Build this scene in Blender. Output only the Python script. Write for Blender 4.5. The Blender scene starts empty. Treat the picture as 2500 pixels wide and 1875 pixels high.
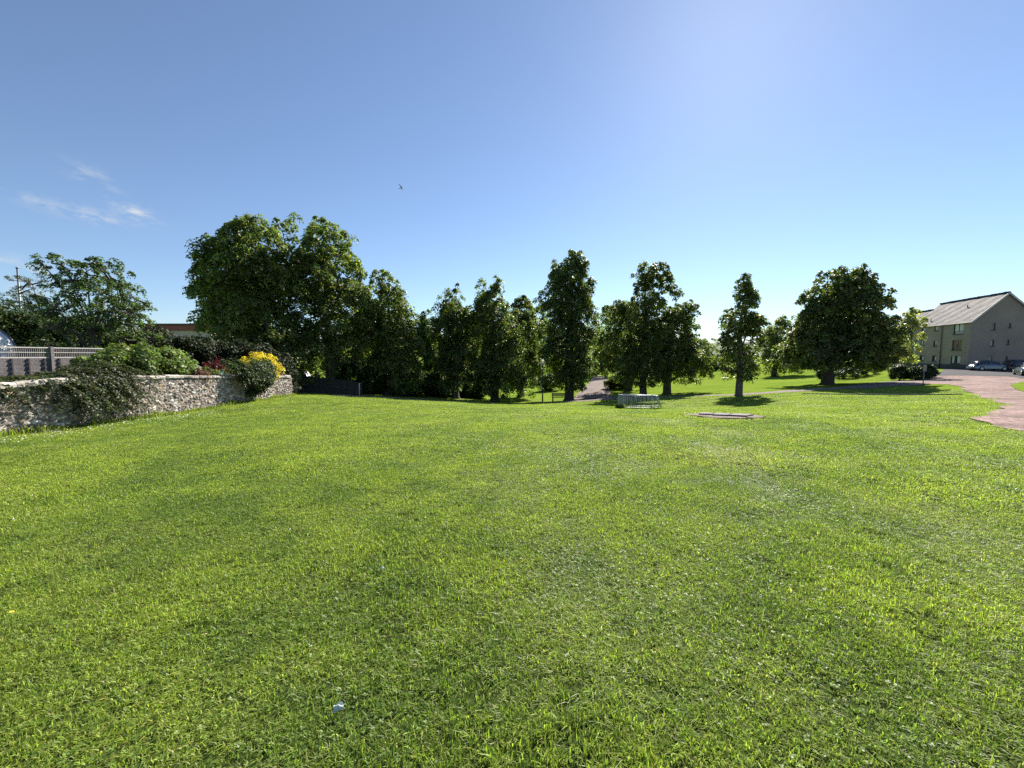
import bpy, bmesh, math, random
import numpy as np
from mathutils import Vector, Matrix, Euler
from mathutils.geometry import delaunay_2d_cdt

R = math.radians
scene = bpy.context.scene
COL = scene.collection
random.seed(7)
RNG = np.random.default_rng(11)

# ------------------------------------------------------------------ camera
F, CX, CY, HOR = 980.0, 1250.0, 937.5, 868.0
EYE = 1.55
PITCH = math.atan((CY - HOR) / F)
cam_d = bpy.data.cameras.new("camera")
cam = bpy.data.objects.new("camera", cam_d)
COL.objects.link(cam)
cam_d.sensor_width = 36.0
cam_d.lens = F / 2500 * 36.0
cam_d.clip_start = 0.05
cam_d.clip_end = 20000
cam.location = (0, 0, EYE)
cam.rotation_euler = (math.pi / 2 - PITCH, 0, 0)
scene.camera = cam

# ------------------------------------------------------------------ light
SUN_AZ, SUN_EL = R(27.8), R(36.4)          # azimuth clockwise from +Y
world = bpy.data.worlds.new("World")
scene.world = world
world.use_nodes = True
wn, wl = world.node_tree.nodes, world.node_tree.links
bg = wn["Background"]
sky = wn.new("ShaderNodeTexSky")
sky.sky_type = 'NISHITA'
sky.sun_disc = False
sky.sun_elevation = SUN_EL
sky.sun_rotation = SUN_AZ
sky.altitude = 100
sky.air_density = 1.0
sky.dust_density = 0.13
sky.ozone_density = 6.0
SKY_STRENGTH = 0.066
bg.inputs[1].default_value = SKY_STRENGTH

sun_d = bpy.data.lights.new("sun", 'SUN')
sun_d.energy = 5.0
sun_d.angle = R(0.53)
sun_d.color = (1.0, 0.93, 0.82)
sun = bpy.data.objects.new("sun", sun_d)
COL.objects.link(sun)
sdir = Vector((math.sin(SUN_AZ) * math.cos(SUN_EL), math.cos(SUN_AZ) * math.cos(SUN_EL), math.sin(SUN_EL)))
sun.rotation_euler = sdir.to_track_quat('Z', 'Y').to_euler()
sun.location = (20, -20, 40)

scene.view_settings.view_transform = 'Standard'
scene.view_settings.look = 'None'
scene.view_settings.exposure = 1.15
scene.view_settings.gamma = 1.0
scene.render.engine = 'CYCLES'
scene.cycles.use_denoising = False
scene.cycles.max_bounces = 8
scene.cycles.diffuse_bounces = 6
scene.cycles.transmission_bounces = 4
scene.cycles.transparent_max_bounces = 8

# thin clouds low in the west, as part of the sky itself
def world_clouds():
    tc = wn.new("ShaderNodeTexCoord")
    noise = wn.new("ShaderNodeTexNoise")
    noise.inputs["Scale"].default_value = 26.0
    noise.inputs["Detail"].default_value = 7.0
    noise.inputs["Roughness"].default_value = 0.62
    mp = wn.new("ShaderNodeMapping")
    mp.inputs["Scale"].default_value = (1, 1, 2.2)
    wl.new(tc.outputs["Generated"], mp.inputs[0])
    wl.new(mp.outputs[0], noise.inputs["Vector"])
    total = None
    for (px, py, w, h, rot, amp) in [(228, 436, 44, 22, 25, .55), (110, 500, 62, 15, 10, .45), (225, 526, 48, 15, 10, .95),
                                     (328, 518, 36, 18, 15, 1.25), (30, 645, 60, 18, 8, .55), (170, 652, 45, 14, 0, .35),
                                     (478, 778, 30, 12, 8, .6), (1715, 745, 60, 14, 5, .6), (1910, 765, 60, 14, 3, .5), (90, 700, 40, 22, 0, .4)]:
        u, v = (px - CX) / F, (CY - py) / F
        d = Vector((u, math.cos(PITCH) + v * math.sin(PITCH), v * math.cos(PITCH) - math.sin(PITCH)))
        L = d.length
        d.normalize()
        right = d.cross(Vector((0, 0, 1))).normalized()
        up = right.cross(d)
        c, s = math.cos(R(-rot)), math.sin(R(-rot))
        a1 = right * c + up * s
        a2 = up * c - right * s
        k1, k2 = F * L / w, F * L / h
        vs = []
        for ax, k in ((a1, k1), (a2, k2)):
            dot = wn.new("ShaderNodeVectorMath"); dot.operation = 'DOT_PRODUCT'
            wl.new(tc.outputs["Generated"], dot.inputs[0])
            dot.inputs[1].default_value = ax * k
            p = wn.new("ShaderNodeMath"); p.operation = 'POWER'
            ab = wn.new("ShaderNodeMath"); ab.operation = 'ABSOLUTE'
            wl.new(dot.outputs["Value"], ab.inputs[0])
            wl.new(ab.outputs[0], p.inputs[0]); p.inputs[1].default_value = 2
            vs.append(p)
        ad = wn.new("ShaderNodeMath"); ad.operation = 'ADD'
        wl.new(vs[0].outputs[0], ad.inputs[0]); wl.new(vs[1].outputs[0], ad.inputs[1])
        ex = wn.new("ShaderNodeMath"); ex.operation = 'MULTIPLY'; ex.inputs[1].default_value = -1.0
        wl.new(ad.outputs[0], ex.inputs[0])
        e2 = wn.new("ShaderNodeMath"); e2.operation = 'EXPONENT'
        wl.new(ex.outputs[0], e2.inputs[0])
        front = wn.new("ShaderNodeVectorMath"); front.operation = 'DOT_PRODUCT'
        wl.new(tc.outputs["Generated"], front.inputs[0]); front.inputs[1].default_value = d
        gt = wn.new("ShaderNodeMath"); gt.operation = 'GREATER_THAN'; gt.inputs[1].default_value = 0.3
        wl.new(front.outputs["Value"], gt.inputs[0])
        m = wn.new("ShaderNodeMath"); m.operation = 'MULTIPLY'
        wl.new(e2.outputs[0], m.inputs[0]); wl.new(gt.outputs[0], m.inputs[1])
        ma = wn.new("ShaderNodeMath"); ma.operation = 'MULTIPLY_ADD'
        wl.new(m.outputs[0], ma.inputs[0]); ma.inputs[1].default_value = amp
        if total is None:
            ma.inputs[2].default_value = 0.0
        else:
            wl.new(total.outputs[0], ma.inputs[2])
        total = ma
    rmp = wn.new("ShaderNodeMapRange")
    rmp.inputs["From Min"].default_value = 0.43
    rmp.inputs["From Max"].default_value = 0.68
    wl.new(noise.outputs["Fac"], rmp.inputs["Value"])
    mul = wn.new("ShaderNodeMath"); mul.operation = 'MULTIPLY'; mul.use_clamp = True
    wl.new(total.outputs[0], mul.inputs[0]); wl.new(rmp.outputs[0], mul.inputs[1])
    hs = wn.new("ShaderNodeHueSaturation")
    hs.inputs["Hue"].default_value = 0.499
    hs.inputs["Saturation"].default_value = 0.9
    hs.inputs["Value"].default_value = 1.0
    wl.new(sky.outputs[0], hs.inputs["Color"])
    mix = wn.new("ShaderNodeMix"); mix.data_type = 'RGBA'
    wl.new(mul.outputs[0], mix.inputs["Factor"])
    wl.new(hs.outputs[0], mix.inputs["A"])
    k = 0.36 / SKY_STRENGTH
    mix.inputs["B"].default_value = (k * .92, k * .95, k, 1)
    wl.new(mix.outputs["Result"], bg.inputs[0])
world_clouds()

# ------------------------------------------------------------------ helpers
def ray(px, py):
    u, v = (px - CX) / F, (CY - py) / F
    fw = math.cos(PITCH) + v * math.sin(PITCH)
    up = v * math.cos(PITCH) - math.sin(PITCH)
    return u / fw, up / fw                      # per metre of forward distance

def at(px, py, d):
    u, t = ray(px, py)
    return Vector((u * d, d, EYE + t * d))

def tag(o, label=None, cat=None, group=None, kind=None):
    if label: o["label"] = label
    if cat: o["category"] = cat
    if group: o["group"] = group
    if kind: o["kind"] = kind
    return o

def thing(name, label, cat, loc=(0, 0, 0), rz=0.0, group=None):
    o = bpy.data.objects.new(name, None)
    COL.objects.link(o)
    o.empty_display_size = 0.3
    o.location = loc
    o.rotation_euler = (0, 0, rz)
    return tag(o, label, cat, group)

def link(name, me, mat=None, parent=None, loc=None):
    o = bpy.data.objects.new(name, me)
    COL.objects.link(o)
    if mat is not None and len(me.materials) == 0:
        me.materials.append(mat)
    if parent is not None:
        o.parent = parent
    if loc is not None:
        o.location = loc
    return o

def mesh_from(name, V, faces, smooth=False):
    me = bpy.data.meshes.new(name)
    me.from_pydata([tuple(v) for v in V], [], faces)
    me.update()
    if smooth:
        me.polygons.foreach_set("use_smooth", [True] * len(me.polygons))
    return me

def np_mesh(name, V, quads=None, tris=None, col=None, smooth=False):
    """fast mesh from arrays; col is a per-vertex RGB array"""
    me = bpy.data.meshes.new(name)
    V = np.asarray(V, dtype=np.float32)
    me.vertices.add(len(V))
    me.vertices.foreach_set("co", V.ravel())
    nq = 0 if quads is None else len(quads)
    nt = 0 if tris is None else len(tris)
    idx = []
    if nq: idx.append(np.asarray(quads, dtype=np.int32).ravel())
    if nt: idx.append(np.asarray(tris, dtype=np.int32).ravel())
    idx = np.concatenate(idx)
    me.loops.add(len(idx))
    me.loops.foreach_set("vertex_index", idx)
    me.polygons.add(nq + nt)
    starts = np.concatenate([np.arange(nq) * 4, nq * 4 + np.arange(nt) * 3]).astype(np.int32)
    me.polygons.foreach_set("loop_start", starts)
    if smooth:
        me.polygons.foreach_set("use_smooth", np.ones(nq + nt, dtype=bool))
    me.update(calc_edges=True)
    if col is not None:
        at_ = me.color_attributes.new("Col", 'FLOAT_COLOR', 'POINT')
        c = np.ones((len(V), 4), dtype=np.float32)
        c[:, :3] = col
        at_.data.foreach_set("color", c.ravel())
    return me

class MB:
    """collects boxes, bars and tubes into one mesh"""
    def __init__(s):
        s.V, s.Fc = [], []
    def add(s, V, Fc):
        b = len(s.V)
        s.V += [Vector(v) for v in V]
        s.Fc += [tuple(b + i for i in f) for f in Fc]
    def box(s, c, size, rz=0.0, M=None):
        x, y, z = [k / 2 for k in size]
        V = [Vector((a * x, b * y, d * z)) for a in (-1, 1) for b in (-1, 1) for d in (-1, 1)]
        m = M if M is not None else Matrix.Rotation(rz, 3, 'Z')
        V = [m @ v + Vector(c) for v in V]
        s.add(V, [(0, 1, 3, 2), (4, 6, 7, 5), (0, 4, 5, 1), (2, 3, 7, 6), (0, 2, 6, 4), (1, 5, 7, 3)])
    def tube(s, pts, rad, n=8, cap=True):
        pts = [Vector(p) for p in pts]
        if not hasattr(rad, "__len__"): rad = [rad] * len(pts)
        V, Fc = [], []
        ref = Vector((0.31, 0.17, 0.93)).normalized()
        for i, p in enumerate(pts):
            t = (pts[min(i + 1, len(pts) - 1)] - pts[max(i - 1, 0)])
            if t.length < 1e-9: t = Vector((0, 0, 1))
            t.normalize()
            a = t.cross(ref)
            if a.length < 0.05: a = t.cross(Vector((1, 0, 0)))
            a.normalize()
            b = t.cross(a)
            for k in range(n):
                an = 2 * math.pi * k / n
                V.append(p + (a * math.cos(an) + b * math.sin(an)) * rad[i])
        for i in range(len(pts) - 1):
            for k in range(n):
                k2 = (k + 1) % n
                Fc.append((i * n + k, i * n + k2, (i + 1) * n + k2, (i + 1) * n + k))
        if cap:
            Fc.append(tuple(range(n))[::-1])
            Fc.append(tuple((len(pts) - 1) * n + k for k in range(n)))
        s.add(V, Fc)
    def build(s, name, mat, parent=None, smooth=False, loc=None):
        return link(name, mesh_from(name, s.V, s.Fc, smooth), mat, parent, loc)

# ------------------------------------------------------------------ materials
def new_mat(name):
    m = bpy.data.materials.new(name)
    m.use_nodes = True
    return m, m.node_tree.nodes, m.node_tree.links, m.node_tree.nodes["Principled BSDF"]

def plain(name, col, rough=0.6, metal=0.0, var=0.15, scale=6.0, bump=0.0, spec=0.5):
    m, n, l, p = new_mat(name)
    tc = n.new("ShaderNodeTexCoord")
    nz = n.new("ShaderNodeTexNoise")
    nz.inputs["Scale"].default_value = scale
    nz.inputs["Detail"].default_value = 5
    l.new(tc.outputs["Object"], nz.inputs["Vector"])
    cr = n.new("ShaderNodeValToRGB")
    cr.color_ramp.elements[0].position = 0.3
    cr.color_ramp.elements[1].position = 0.7
    cr.color_ramp.elements[0].color = tuple(c * (1 - var) for c in col) + (1,)
    cr.color_ramp.elements[1].color = tuple(min(1, c * (1 + var)) for c in col) + (1,)
    l.new(nz.outputs["Fac"], cr.inputs[0])
    l.new(cr.outputs[0], p.inputs["Base Color"])
    p.inputs["Roughness"].default_value = rough
    p.inputs["Metallic"].default_value = metal
    p.inputs["Specular IOR Level"].default_value = spec
    if bump:
        b = n.new("ShaderNodeBump")
        b.inputs["Strength"].default_value = bump
        b.inputs["Distance"].default_value = 0.02
        n2 = n.new("ShaderNodeTexNoise")
        n2.inputs["Scale"].default_value = scale * 6
        n2.inputs["Detail"].default_value = 4
        l.new(tc.outputs["Object"], n2.inputs["Vector"])
        l.new(n2.outputs["Fac"], b.inputs["Height"])
        l.new(b.outputs[0], p.inputs["Normal"])
    return m

def leaf_mat(name, trans=0.4, rough=0.45, spec=0.35, tcol=(1.5, 1.75, 0.7)):
    """diffuse + translucent leaf, colour from the mesh's own leaf colours"""
    m, n, l, p = new_mat(name)
    at_ = n.new("ShaderNodeAttribute"); at_.attribute_name = "Col"
    l.new(at_.outputs["Color"], p.inputs["Base Color"])
    p.inputs["Roughness"].default_value = rough
    p.inputs["Specular IOR Level"].default_value = spec
    tr = n.new("ShaderNodeBsdfTranslucent")
    mul = n.new("ShaderNodeVectorMath"); mul.operation = 'MULTIPLY'
    mul.inputs[1].default_value = tcol
    l.new(at_.outputs["Color"], mul.inputs[0])
    l.new(mul.outputs[0], tr.inputs["Color"])
    mx = n.new("ShaderNodeMixShader")
    mx.inputs[0].default_value = trans
    l.new(p.outputs[0], mx.inputs[1])
    l.new(tr.outputs[0], mx.inputs[2])
    l.new(mx.outputs[0], n["Material Output"].inputs[0])
    return m

M = {}
M['leaf'] = leaf_mat("tree_leaves", 0.5, 0.48, 0.35)
M['leaf_soft'] = leaf_mat("shrub_leaves", 0.38, 0.5, 0.3)
M['leaf_bright'] = leaf_mat("golden_leaves", 0.4, 0.5, 0.3, (1.2, 1.2, 0.8))
M['needle'] = leaf_mat("conifer_leaves", 0.2, 0.6, 0.2)

def bark(name, col):
    m, n, l, p = new_mat(name)
    tc = n.new("ShaderNodeTexCoord")
    mp = n.new("ShaderNodeMapping"); mp.inputs["Scale"].default_value = (7, 7, 1.4)
    l.new(tc.outputs["Object"], mp.inputs[0])
    nz = n.new("ShaderNodeTexNoise"); nz.inputs["Scale"].default_value = 2.2; nz.inputs["Detail"].default_value = 6
    l.new(mp.outputs[0], nz.inputs["Vector"])
    cr = n.new("ShaderNodeValToRGB")
    cr.color_ramp.elements[0].position = .35; cr.color_ramp.elements[1].position = .68
    cr.color_ramp.elements[0].color = tuple(c * .5 for c in col) + (1,)
    cr.color_ramp.elements[1].color = tuple(c * 1.3 for c in col) + (1,)
    l.new(nz.outputs["Fac"], cr.inputs[0]); l.new(cr.outputs[0], p.inputs["Base Color"])
    b = n.new("ShaderNodeBump"); b.inputs["Strength"].default_value = .8; b.inputs["Distance"].default_value = .05
    l.new(nz.outputs["Fac"], b.inputs["Height"]); l.new(b.outputs[0], p.inputs["Normal"])
    p.inputs["Roughness"].default_value = 0.9
    return m
M['bark'] = bark("tree_bark", (0.085, 0.07, 0.055))
M['bark_grey'] = bark("grey_bark", (0.12, 0.105, 0.09))
M['twig'] = bark("twigs", (0.075, 0.055, 0.04))

# ------------------------------------------------------------------ terrain
CTRL = [  # photo x, photo y, metres ahead: where the ground is seen
    (0, 1062, 10), (430, 1010, 15.5), (707, 967, 24.5), (250, 1034, 12.3),
    (720, 966, 27), (850, 972, 28), (1000, 979, 29.5), (1250, 987, 30), (1450, 992, 29),
    (1570, 1000, 27), (1765, 1015, 13), (1250, 1023, 12.5), (1500, 1019, 12.7), (1805, 967, 36), (1700, 985, 31), (1630, 963.5, 47), (1570, 966, 47),
    (1536, 956, 56), (1390, 979, 48), (1271, 973, 50), (1208, 982, 45), (1135, 976, 45), (940, 966, 42),
    (810, 960, 38), (640, 957, 34), (1450, 972, 45), (1465, 946, 62), (1462, 929, 78),
    (1700, 935, 70), (1770, 926.5, 82), (1650, 950, 56), (1750, 909, 115), (1900, 915, 82), (1950, 926, 62),
    (2100, 926, 54), (2190, 914, 57), (2362, 902, 64), (2480, 905, 60), (2022, 938.5, 45), (2000, 963, 31), (2200, 965, 29),
    (2363, 964, 26), (2256, 943, 35), (2500, 1056, 9.3), (2407, 1019, 12), (2457, 993, 15.5), (2500, 925, 44), (2400, 935, 36),
    (1250, 957, 62), (1320, 945, 76), (1180, 955, 66),
]
pts = []
for px, py, d in CTRL:
    p = at(px, py, d)
    pts.append((p.x, p.y, p.z))
for a in range(-180, 181, 30):             # the flat turf round the viewer
    for r in (1.2, 3.0):
        pts.append((r * math.sin(R(a)), r * math.cos(R(a)), -0.012 * r * math.cos(R(a)) - 0.008 * r))
for x, y, z in [(-60, -30, .6), (0, -40, .6), (60, -30, .3), (-30, 8, .25), (-60, 30, -.3), (-40, 45, -1.6), (-60, 90, -3), (0, 100, -4.2),
                (-30, 70, -3.6), (130, 90, -.8), (110, 20, -.2), (40, -5, .1), (60, 110, -2.4), (100, 150, -2.4), (0, 160, -4), (-100, 160, -3), (130, 30, -.5)]:
    pts.append((x, y, z))
pts = np.array(pts)
def tps_fit(P, lam=0.4):
    n = len(P)
    d2 = ((P[:, None, :2] - P[None, :, :2]) ** 2).sum(-1)
    K = np.where(d2 > 0, 0.5 * d2 * np.log(np.maximum(d2, 1e-12)), 0.0)
    A = np.zeros((n + 3, n + 3))
    A[:n, :n] = K + lam * np.eye(n)
    A[:n, n] = 1; A[:n, n + 1:] = P[:, :2]
    A[n:, :n] = A[:n, n:].T
    return np.linalg.solve(A, np.concatenate([P[:, 2], np.zeros(3)]))
_w = tps_fit(pts)
def hgt_arr(x, y):
    x = np.asarray(x, float); y = np.asarray(y, float)
    sh = x.shape
    x = x.ravel(); y = y.ravel()
    out = np.empty(len(x))
    for s in range(0, len(x), 20000):
        xs, ys = x[s:s + 20000], y[s:s + 20000]
        d2 = (xs[:, None] - pts[None, :, 0]) ** 2 + (ys[:, None] - pts[None, :, 1]) ** 2
        K = 0.5 * d2 * np.log(np.maximum(d2, 1e-12))
        out[s:s + 20000] = K @ _w[:-3] + _w[-3] + _w[-2] * xs + _w[-1] * ys
    r = np.sqrt((x - 20) ** 2 + (y - 60) ** 2)      # level out far away
    k = np.clip((r - 95) / 80, 0, 1); k = k * k * (3 - 2 * k)
    out = out * (1 - k) + (-4.0 + 0 * x) * k
    # small humps in the turf
    out = out + 0.012 * np.sin(x * 1.7 + 0.6 * np.sin(y * 1.1)) * np.sin(y * 1.3 + 0.9 * np.sin(x * .8)) + 0.03 * np.sin(x * .43 + 1.1) * np.sin(y * .37 + .4)
    return out.reshape(sh)
def hgt(x, y):
    return float(hgt_arr(np.array([x]), np.array([y]))[0])
def nrm(x, y, e=0.3):
    h = hgt_arr(np.array([x - e, x + e, x, x]), np.array([y, y, y - e, y + e]))
    return Vector((-(h[1] - h[0]) / (2 * e), -(h[3] - h[2]) / (2 * e), 1)).normalized()
def ground_at(px, py, dmin=1.0, dmax=140.0):
    u, t = ray(px, py)
    ds = np.geomspace(dmin, dmax, 900)
    g = EYE + t * ds - hgt_arr(u * ds, ds)
    k = np.argmax(g < 0)
    if g[k] >= 0: k = len(ds) - 1
    d = ds[k] if k == 0 else ds[k - 1] + (ds[k] - ds[k - 1]) * g[k - 1] / (g[k - 1] - g[k] + 1e-12)
    return Vector((u * d, d, hgt(u * d, d)))

def axis(bounds):
    out = [bounds[0][0]]
    for a, b, st in bounds:
        n = max(1, int(round((b - a) / st)))
        out += [a + (b - a) * (i + 1) / n for i in range(n)]
    return np.array(out)
gx = axis([(-6000, -1000, 1000), (-1000, -200, 100), (-200, -60, 10), (-60, -24, 1.5), (-24, 60, .6), (60, 110, 1.5), (110, 220, 10), (220, 1000, 100), (1000, 6000, 1000)])
gy = axis([(-2000, -200, 300), (-200, -40, 20), (-40, -6, 2), (-6, 0, .6), (0, 60, .5), (60, 110, 1.2), (110, 200, 6), (200, 1000, 100), (1000, 8000, 1000)])
GX, GY = np.meshgrid(gx, gy)
GZ = hgt_arr(GX, GY)
nx, ny = len(gx), len(gy)
ii = (np.arange(ny - 1)[:, None] * nx + np.arange(nx - 1)[None, :]).ravel()
quads = np.stack([ii, ii + 1, ii + nx + 1, ii + nx], 1)
me = np_mesh("lawn", np.stack([GX.ravel(), GY.ravel(), GZ.ravel()], 1), quads, smooth=True)

def turf_color(n, l, geo_pos, lo, hi, dry):
    """patchy turf colour from position: deep green, yellow-green and dry areas"""
    def noise(scale, detail, rough=.55, off=0):
        z = n.new("ShaderNodeTexNoise")
        z.inputs["Scale"].default_value = scale
        z.inputs["Detail"].default_value = detail
        z.inputs["Roughness"].default_value = rough
        if off:
            a = n.new("ShaderNodeVectorMath"); a.operation = 'ADD'; a.inputs[1].default_value = (off, off * .7, 0)
            l.new(geo_pos, a.inputs[0]); l.new(a.outputs[0], z.inputs["Vector"])
        else:
            l.new(geo_pos, z.inputs["Vector"])
        return z
    big = noise(.33, 4, .6)
    mid = noise(1.6, 5, .62, 13)
    add = n.new("ShaderNodeMath"); add.operation = 'ADD'
    l.new(big.outputs["Fac"], add.inputs[0]); l.new(mid.outputs["Fac"], add.inputs[1])
    mr = n.new("ShaderNodeMapRange")
    mr.inputs["From Min"].default_value = .8; mr.inputs["From Max"].default_value = 1.2
    l.new(add.outputs[0], mr.inputs["Value"])
    mix = n.new("ShaderNodeMix"); mix.data_type = 'RGBA'
    mix.inputs["A"].default_value = lo + (1,); mix.inputs["B"].default_value = hi + (1,)
    l.new(mr.outputs[0], mix.inputs["Factor"])
    dn = noise(.21, 6, .68, 41)
    mr2 = n.new("ShaderNodeMapRange")
    mr2.inputs["From Min"].default_value = .54; mr2.inputs["From Max"].default_value = .72
    mr2.inputs["To Max"].default_value = .55
    l.new(dn.outputs["Fac"], mr2.inputs["Value"])
    mix2 = n.new("ShaderNodeMix"); mix2.data_type = 'RGBA'
    l.new(mr2.outputs[0], mix2.inputs["Factor"]); l.new(mix.outputs["Result"], mix2.inputs["A"])
    mix2.inputs["B"].default_value = dry + (1,)
    return mix2.outputs["Result"]

def lawn_material():
    m, n, l, p = new_mat("turf")
    g = n.new("ShaderNodeNewGeometry")
    c = turf_color(n, l, g.outputs["Position"], (.125, .20, .03), (.20, .275, .036), (.24, .255, .075))
    fn = n.new("ShaderNodeTexNoise"); fn.inputs["Scale"].default_value = 5; fn.inputs["Detail"].default_value = 8; fn.inputs["Roughness"].default_value = .75
    mp = n.new("ShaderNodeMapping"); mp.inputs["Scale"].default_value = (1, .8, 1)
    l.new(g.outputs["Position"], mp.inputs[0]); l.new(mp.outputs[0], fn.inputs["Vector"])
    mr = n.new("ShaderNodeMapRange"); mr.inputs["From Min"].default_value = .3; mr.inputs["From Max"].default_value = .7
    mr.inputs["To Min"].default_value = .62; mr.inputs["To Max"].default_value = 1.35
    l.new(fn.outputs["Fac"], mr.inputs["Value"])
    mu = n.new("ShaderNodeVectorMath"); mu.operation = 'SCALE'
    l.new(c, mu.inputs[0]); l.new(mr.outputs[0], mu.inputs["Scale"])
    # under the separate blades (near lawn) the sheet is soil and thatch; farther off it stands for the whole sward
    ln = n.new("ShaderNodeVectorMath"); ln.operation = 'LENGTH'; l.new(g.outputs["Position"], ln.inputs[0])
    md = n.new("ShaderNodeMapRange"); md.inputs["From Min"].default_value = 34; md.inputs["From Max"].default_value = 45
    l.new(ln.outputs["Value"], md.inputs["Value"])
    mm = n.new("ShaderNodeMix"); mm.data_type = 'RGBA'; mm.inputs["A"].default_value = (.045, .065, .018, 1)
    l.new(md.outputs[0], mm.inputs["Factor"]); l.new(mu.outputs[0], mm.inputs["B"])
    l.new(mm.outputs["Result"], p.inputs["Base Color"])
    p.inputs["Roughness"].default_value = 1
    p.inputs["Specular IOR Level"].default_value = 0
    b = n.new("ShaderNodeBump"); b.inputs["Strength"].default_value = .6; b.inputs["Distance"].default_value = .05
    l.new(fn.outputs["Fac"], b.inputs["Height"]); l.new(b.outputs[0], p.inputs["Normal"])
    return m
M['turf'] = lawn_material()
lawn = link("lawn", me, M['turf'])
tag(lawn, "mown green lawn sloping down from the viewer to the trees", None, None, "structure")

def sheet(name, poly, mat, zoff=0.02, step=0.8, jitter=0.0, kind="structure"):
    """a ground sheet with the given plan outline, lying on the terrain"""
    P = []
    n = len(poly)
    for i in range(n):
        a, b = Vector(poly[i]), Vector(poly[(i + 1) % n])
        k = max(1, int((b - a).length / (step * .6)))
        for j in range(k):
            q = a.lerp(b, j / k)
            P.append(Vector((q.x + random.uniform(-jitter, jitter), q.y + random.uniform(-jitter, jitter))))
    nb = len(P)
    edges = [(i, (i + 1) % nb) for i in range(nb)]
    xs, ys = [p.x for p in P], [p.y for p in P]
    inner = []
    y = min(ys)
    while y < max(ys):
        x = min(xs)
        while x < max(xs):
            inner.append(Vector((x + random.uniform(-.1, .1) * step, y + random.uniform(-.1, .1) * step)))
            x += step
        y += step
    r = delaunay_2d_cdt(P + inner, edges, [list(range(nb))], 1, 1e-4)
    vs, fs = r[0], r[2]
    vx = np.array([v[0] for v in vs]); vy = np.array([v[1] for v in vs])
    vz = hgt_arr(vx, vy) + zoff
    used = sorted({i for f in fs for i in f})
    mp = {k: i for i, k in enumerate(used)}
    me = mesh_from(name, [(vx[k], vy[k], vz[k]) for k in used], [tuple(mp[i] for i in f) for f in fs], True)
    bm = bmesh.new(); bm.from_mesh(me)
    for f in bm.faces:
        if f.normal.z < 0: f.normal_flip()
    bm.to_mesh(me); bm.free()
    return link(name, me, mat)

def inside(poly, x, y):
    c = np.zeros(np.shape(x), bool)
    n = len(poly)
    for i in range(n):
        x1, y1 = poly[i]; x2, y2 = poly[(i + 1) % n]
        cond = ((y1 > y) != (y2 > y)) & (x < (x2 - x1) * (y - y1) / ((y2 - y1) or 1e-9) + x1)
        c ^= cond
    return c

def gravel(name, a, b, scale=9):
    m, n, l, p = new_mat(name)
    g = n.new("ShaderNodeNewGeometry")
    z = n.new("ShaderNodeTexNoise"); z.inputs["Scale"].default_value = .55; z.inputs["Detail"].default_value = 9; z.inputs["Roughness"].default_value = .7
    l.new(g.outputs["Position"], z.inputs["Vector"])
    cr = n.new("ShaderNodeValToRGB")
    cr.color_ramp.elements[0].position = .36; cr.color_ramp.elements[1].position = .62
    cr.color_ramp.elements[0].color = a + (1,); cr.color_ramp.elements[1].color = b + (1,)
    l.new(z.outputs["Fac"], cr.inputs[0])
    v = n.new("ShaderNodeTexVoronoi"); v.inputs["Scale"].default_value = scale
    l.new(g.outputs["Position"], v.inputs["Vector"])
    mr = n.new("ShaderNodeMapRange"); mr.inputs["To Min"].default_value = .55; mr.inputs["To Max"].default_value = 1.3
    sep = n.new("ShaderNodeSeparateColor"); l.new(v.outputs["Color"], sep.inputs[0])
    l.new(sep.outputs[0], mr.inputs["Value"])
    mu = n.new("ShaderNodeVectorMath"); mu.operation = 'SCALE'
    l.new(cr.outputs[0], mu.inputs[0]); l.new(mr.outputs[0], mu.inputs["Scale"])
    l.new(mu.outputs[0], p.inputs["Base Color"])
    p.inputs["Roughness"].default_value = .95
    p.inputs["Specular IOR Level"].default_value = .2
    bu = n.new("ShaderNodeBump"); bu.inputs["Strength"].default_value = .7; bu.inputs["Distance"].default_value = .03
    l.new(v.outputs["Distance"], bu.inputs["Height"]); l.new(bu.outputs[0], p.inputs["Normal"])
    return m
M['red_gravel'] = gravel("red_gravel", (.14, .09, .08), (.33, .225, .2), 12)
M['path'] = gravel("path_grit", (.15, .115, .105), (.24, .19, .17), 10)
M['asphalt'] = gravel("asphalt", (.05, .05, .055), (.075, .075, .08), 20)

def xy(px, py): 
    g = ground_at(px, py)
    return (g.x, g.y)
road_poly = [xy(*q) for q in [(2240, 920), (2300, 916.5), (2400, 917)]] + [(62, 46), (80, 40), (80, 20), (40, 9), (22, 6.2)] + \
            [xy(*q) for q in [(2500, 1056), (2427, 1043), (2385, 1032), (2374, 1025), (2407, 1016), (2452, 996), (2456, 991), (2427, 982), (2395, 971), (2368, 959), (2345, 945), (2318, 938), (2280, 938), (2240, 941), (2190, 943)]]
road = sheet("road", road_poly, M['red_gravel'], .022, .9, .2)
tag(road, "curving drive of worn red gravel sweeping in beside the lawn", None, None, "structure")
isl = [xy(2467, 941), xy(2490, 934), xy(2530, 933), xy(2600, 940), xy(2600, 962), xy(2520, 962), xy(2482, 952)]
island = sheet("verge", isl, M['turf'], .05, .8, .05)
tag(island, "small patch of turf inside the bend of the drive", None, None, "structure")

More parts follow.
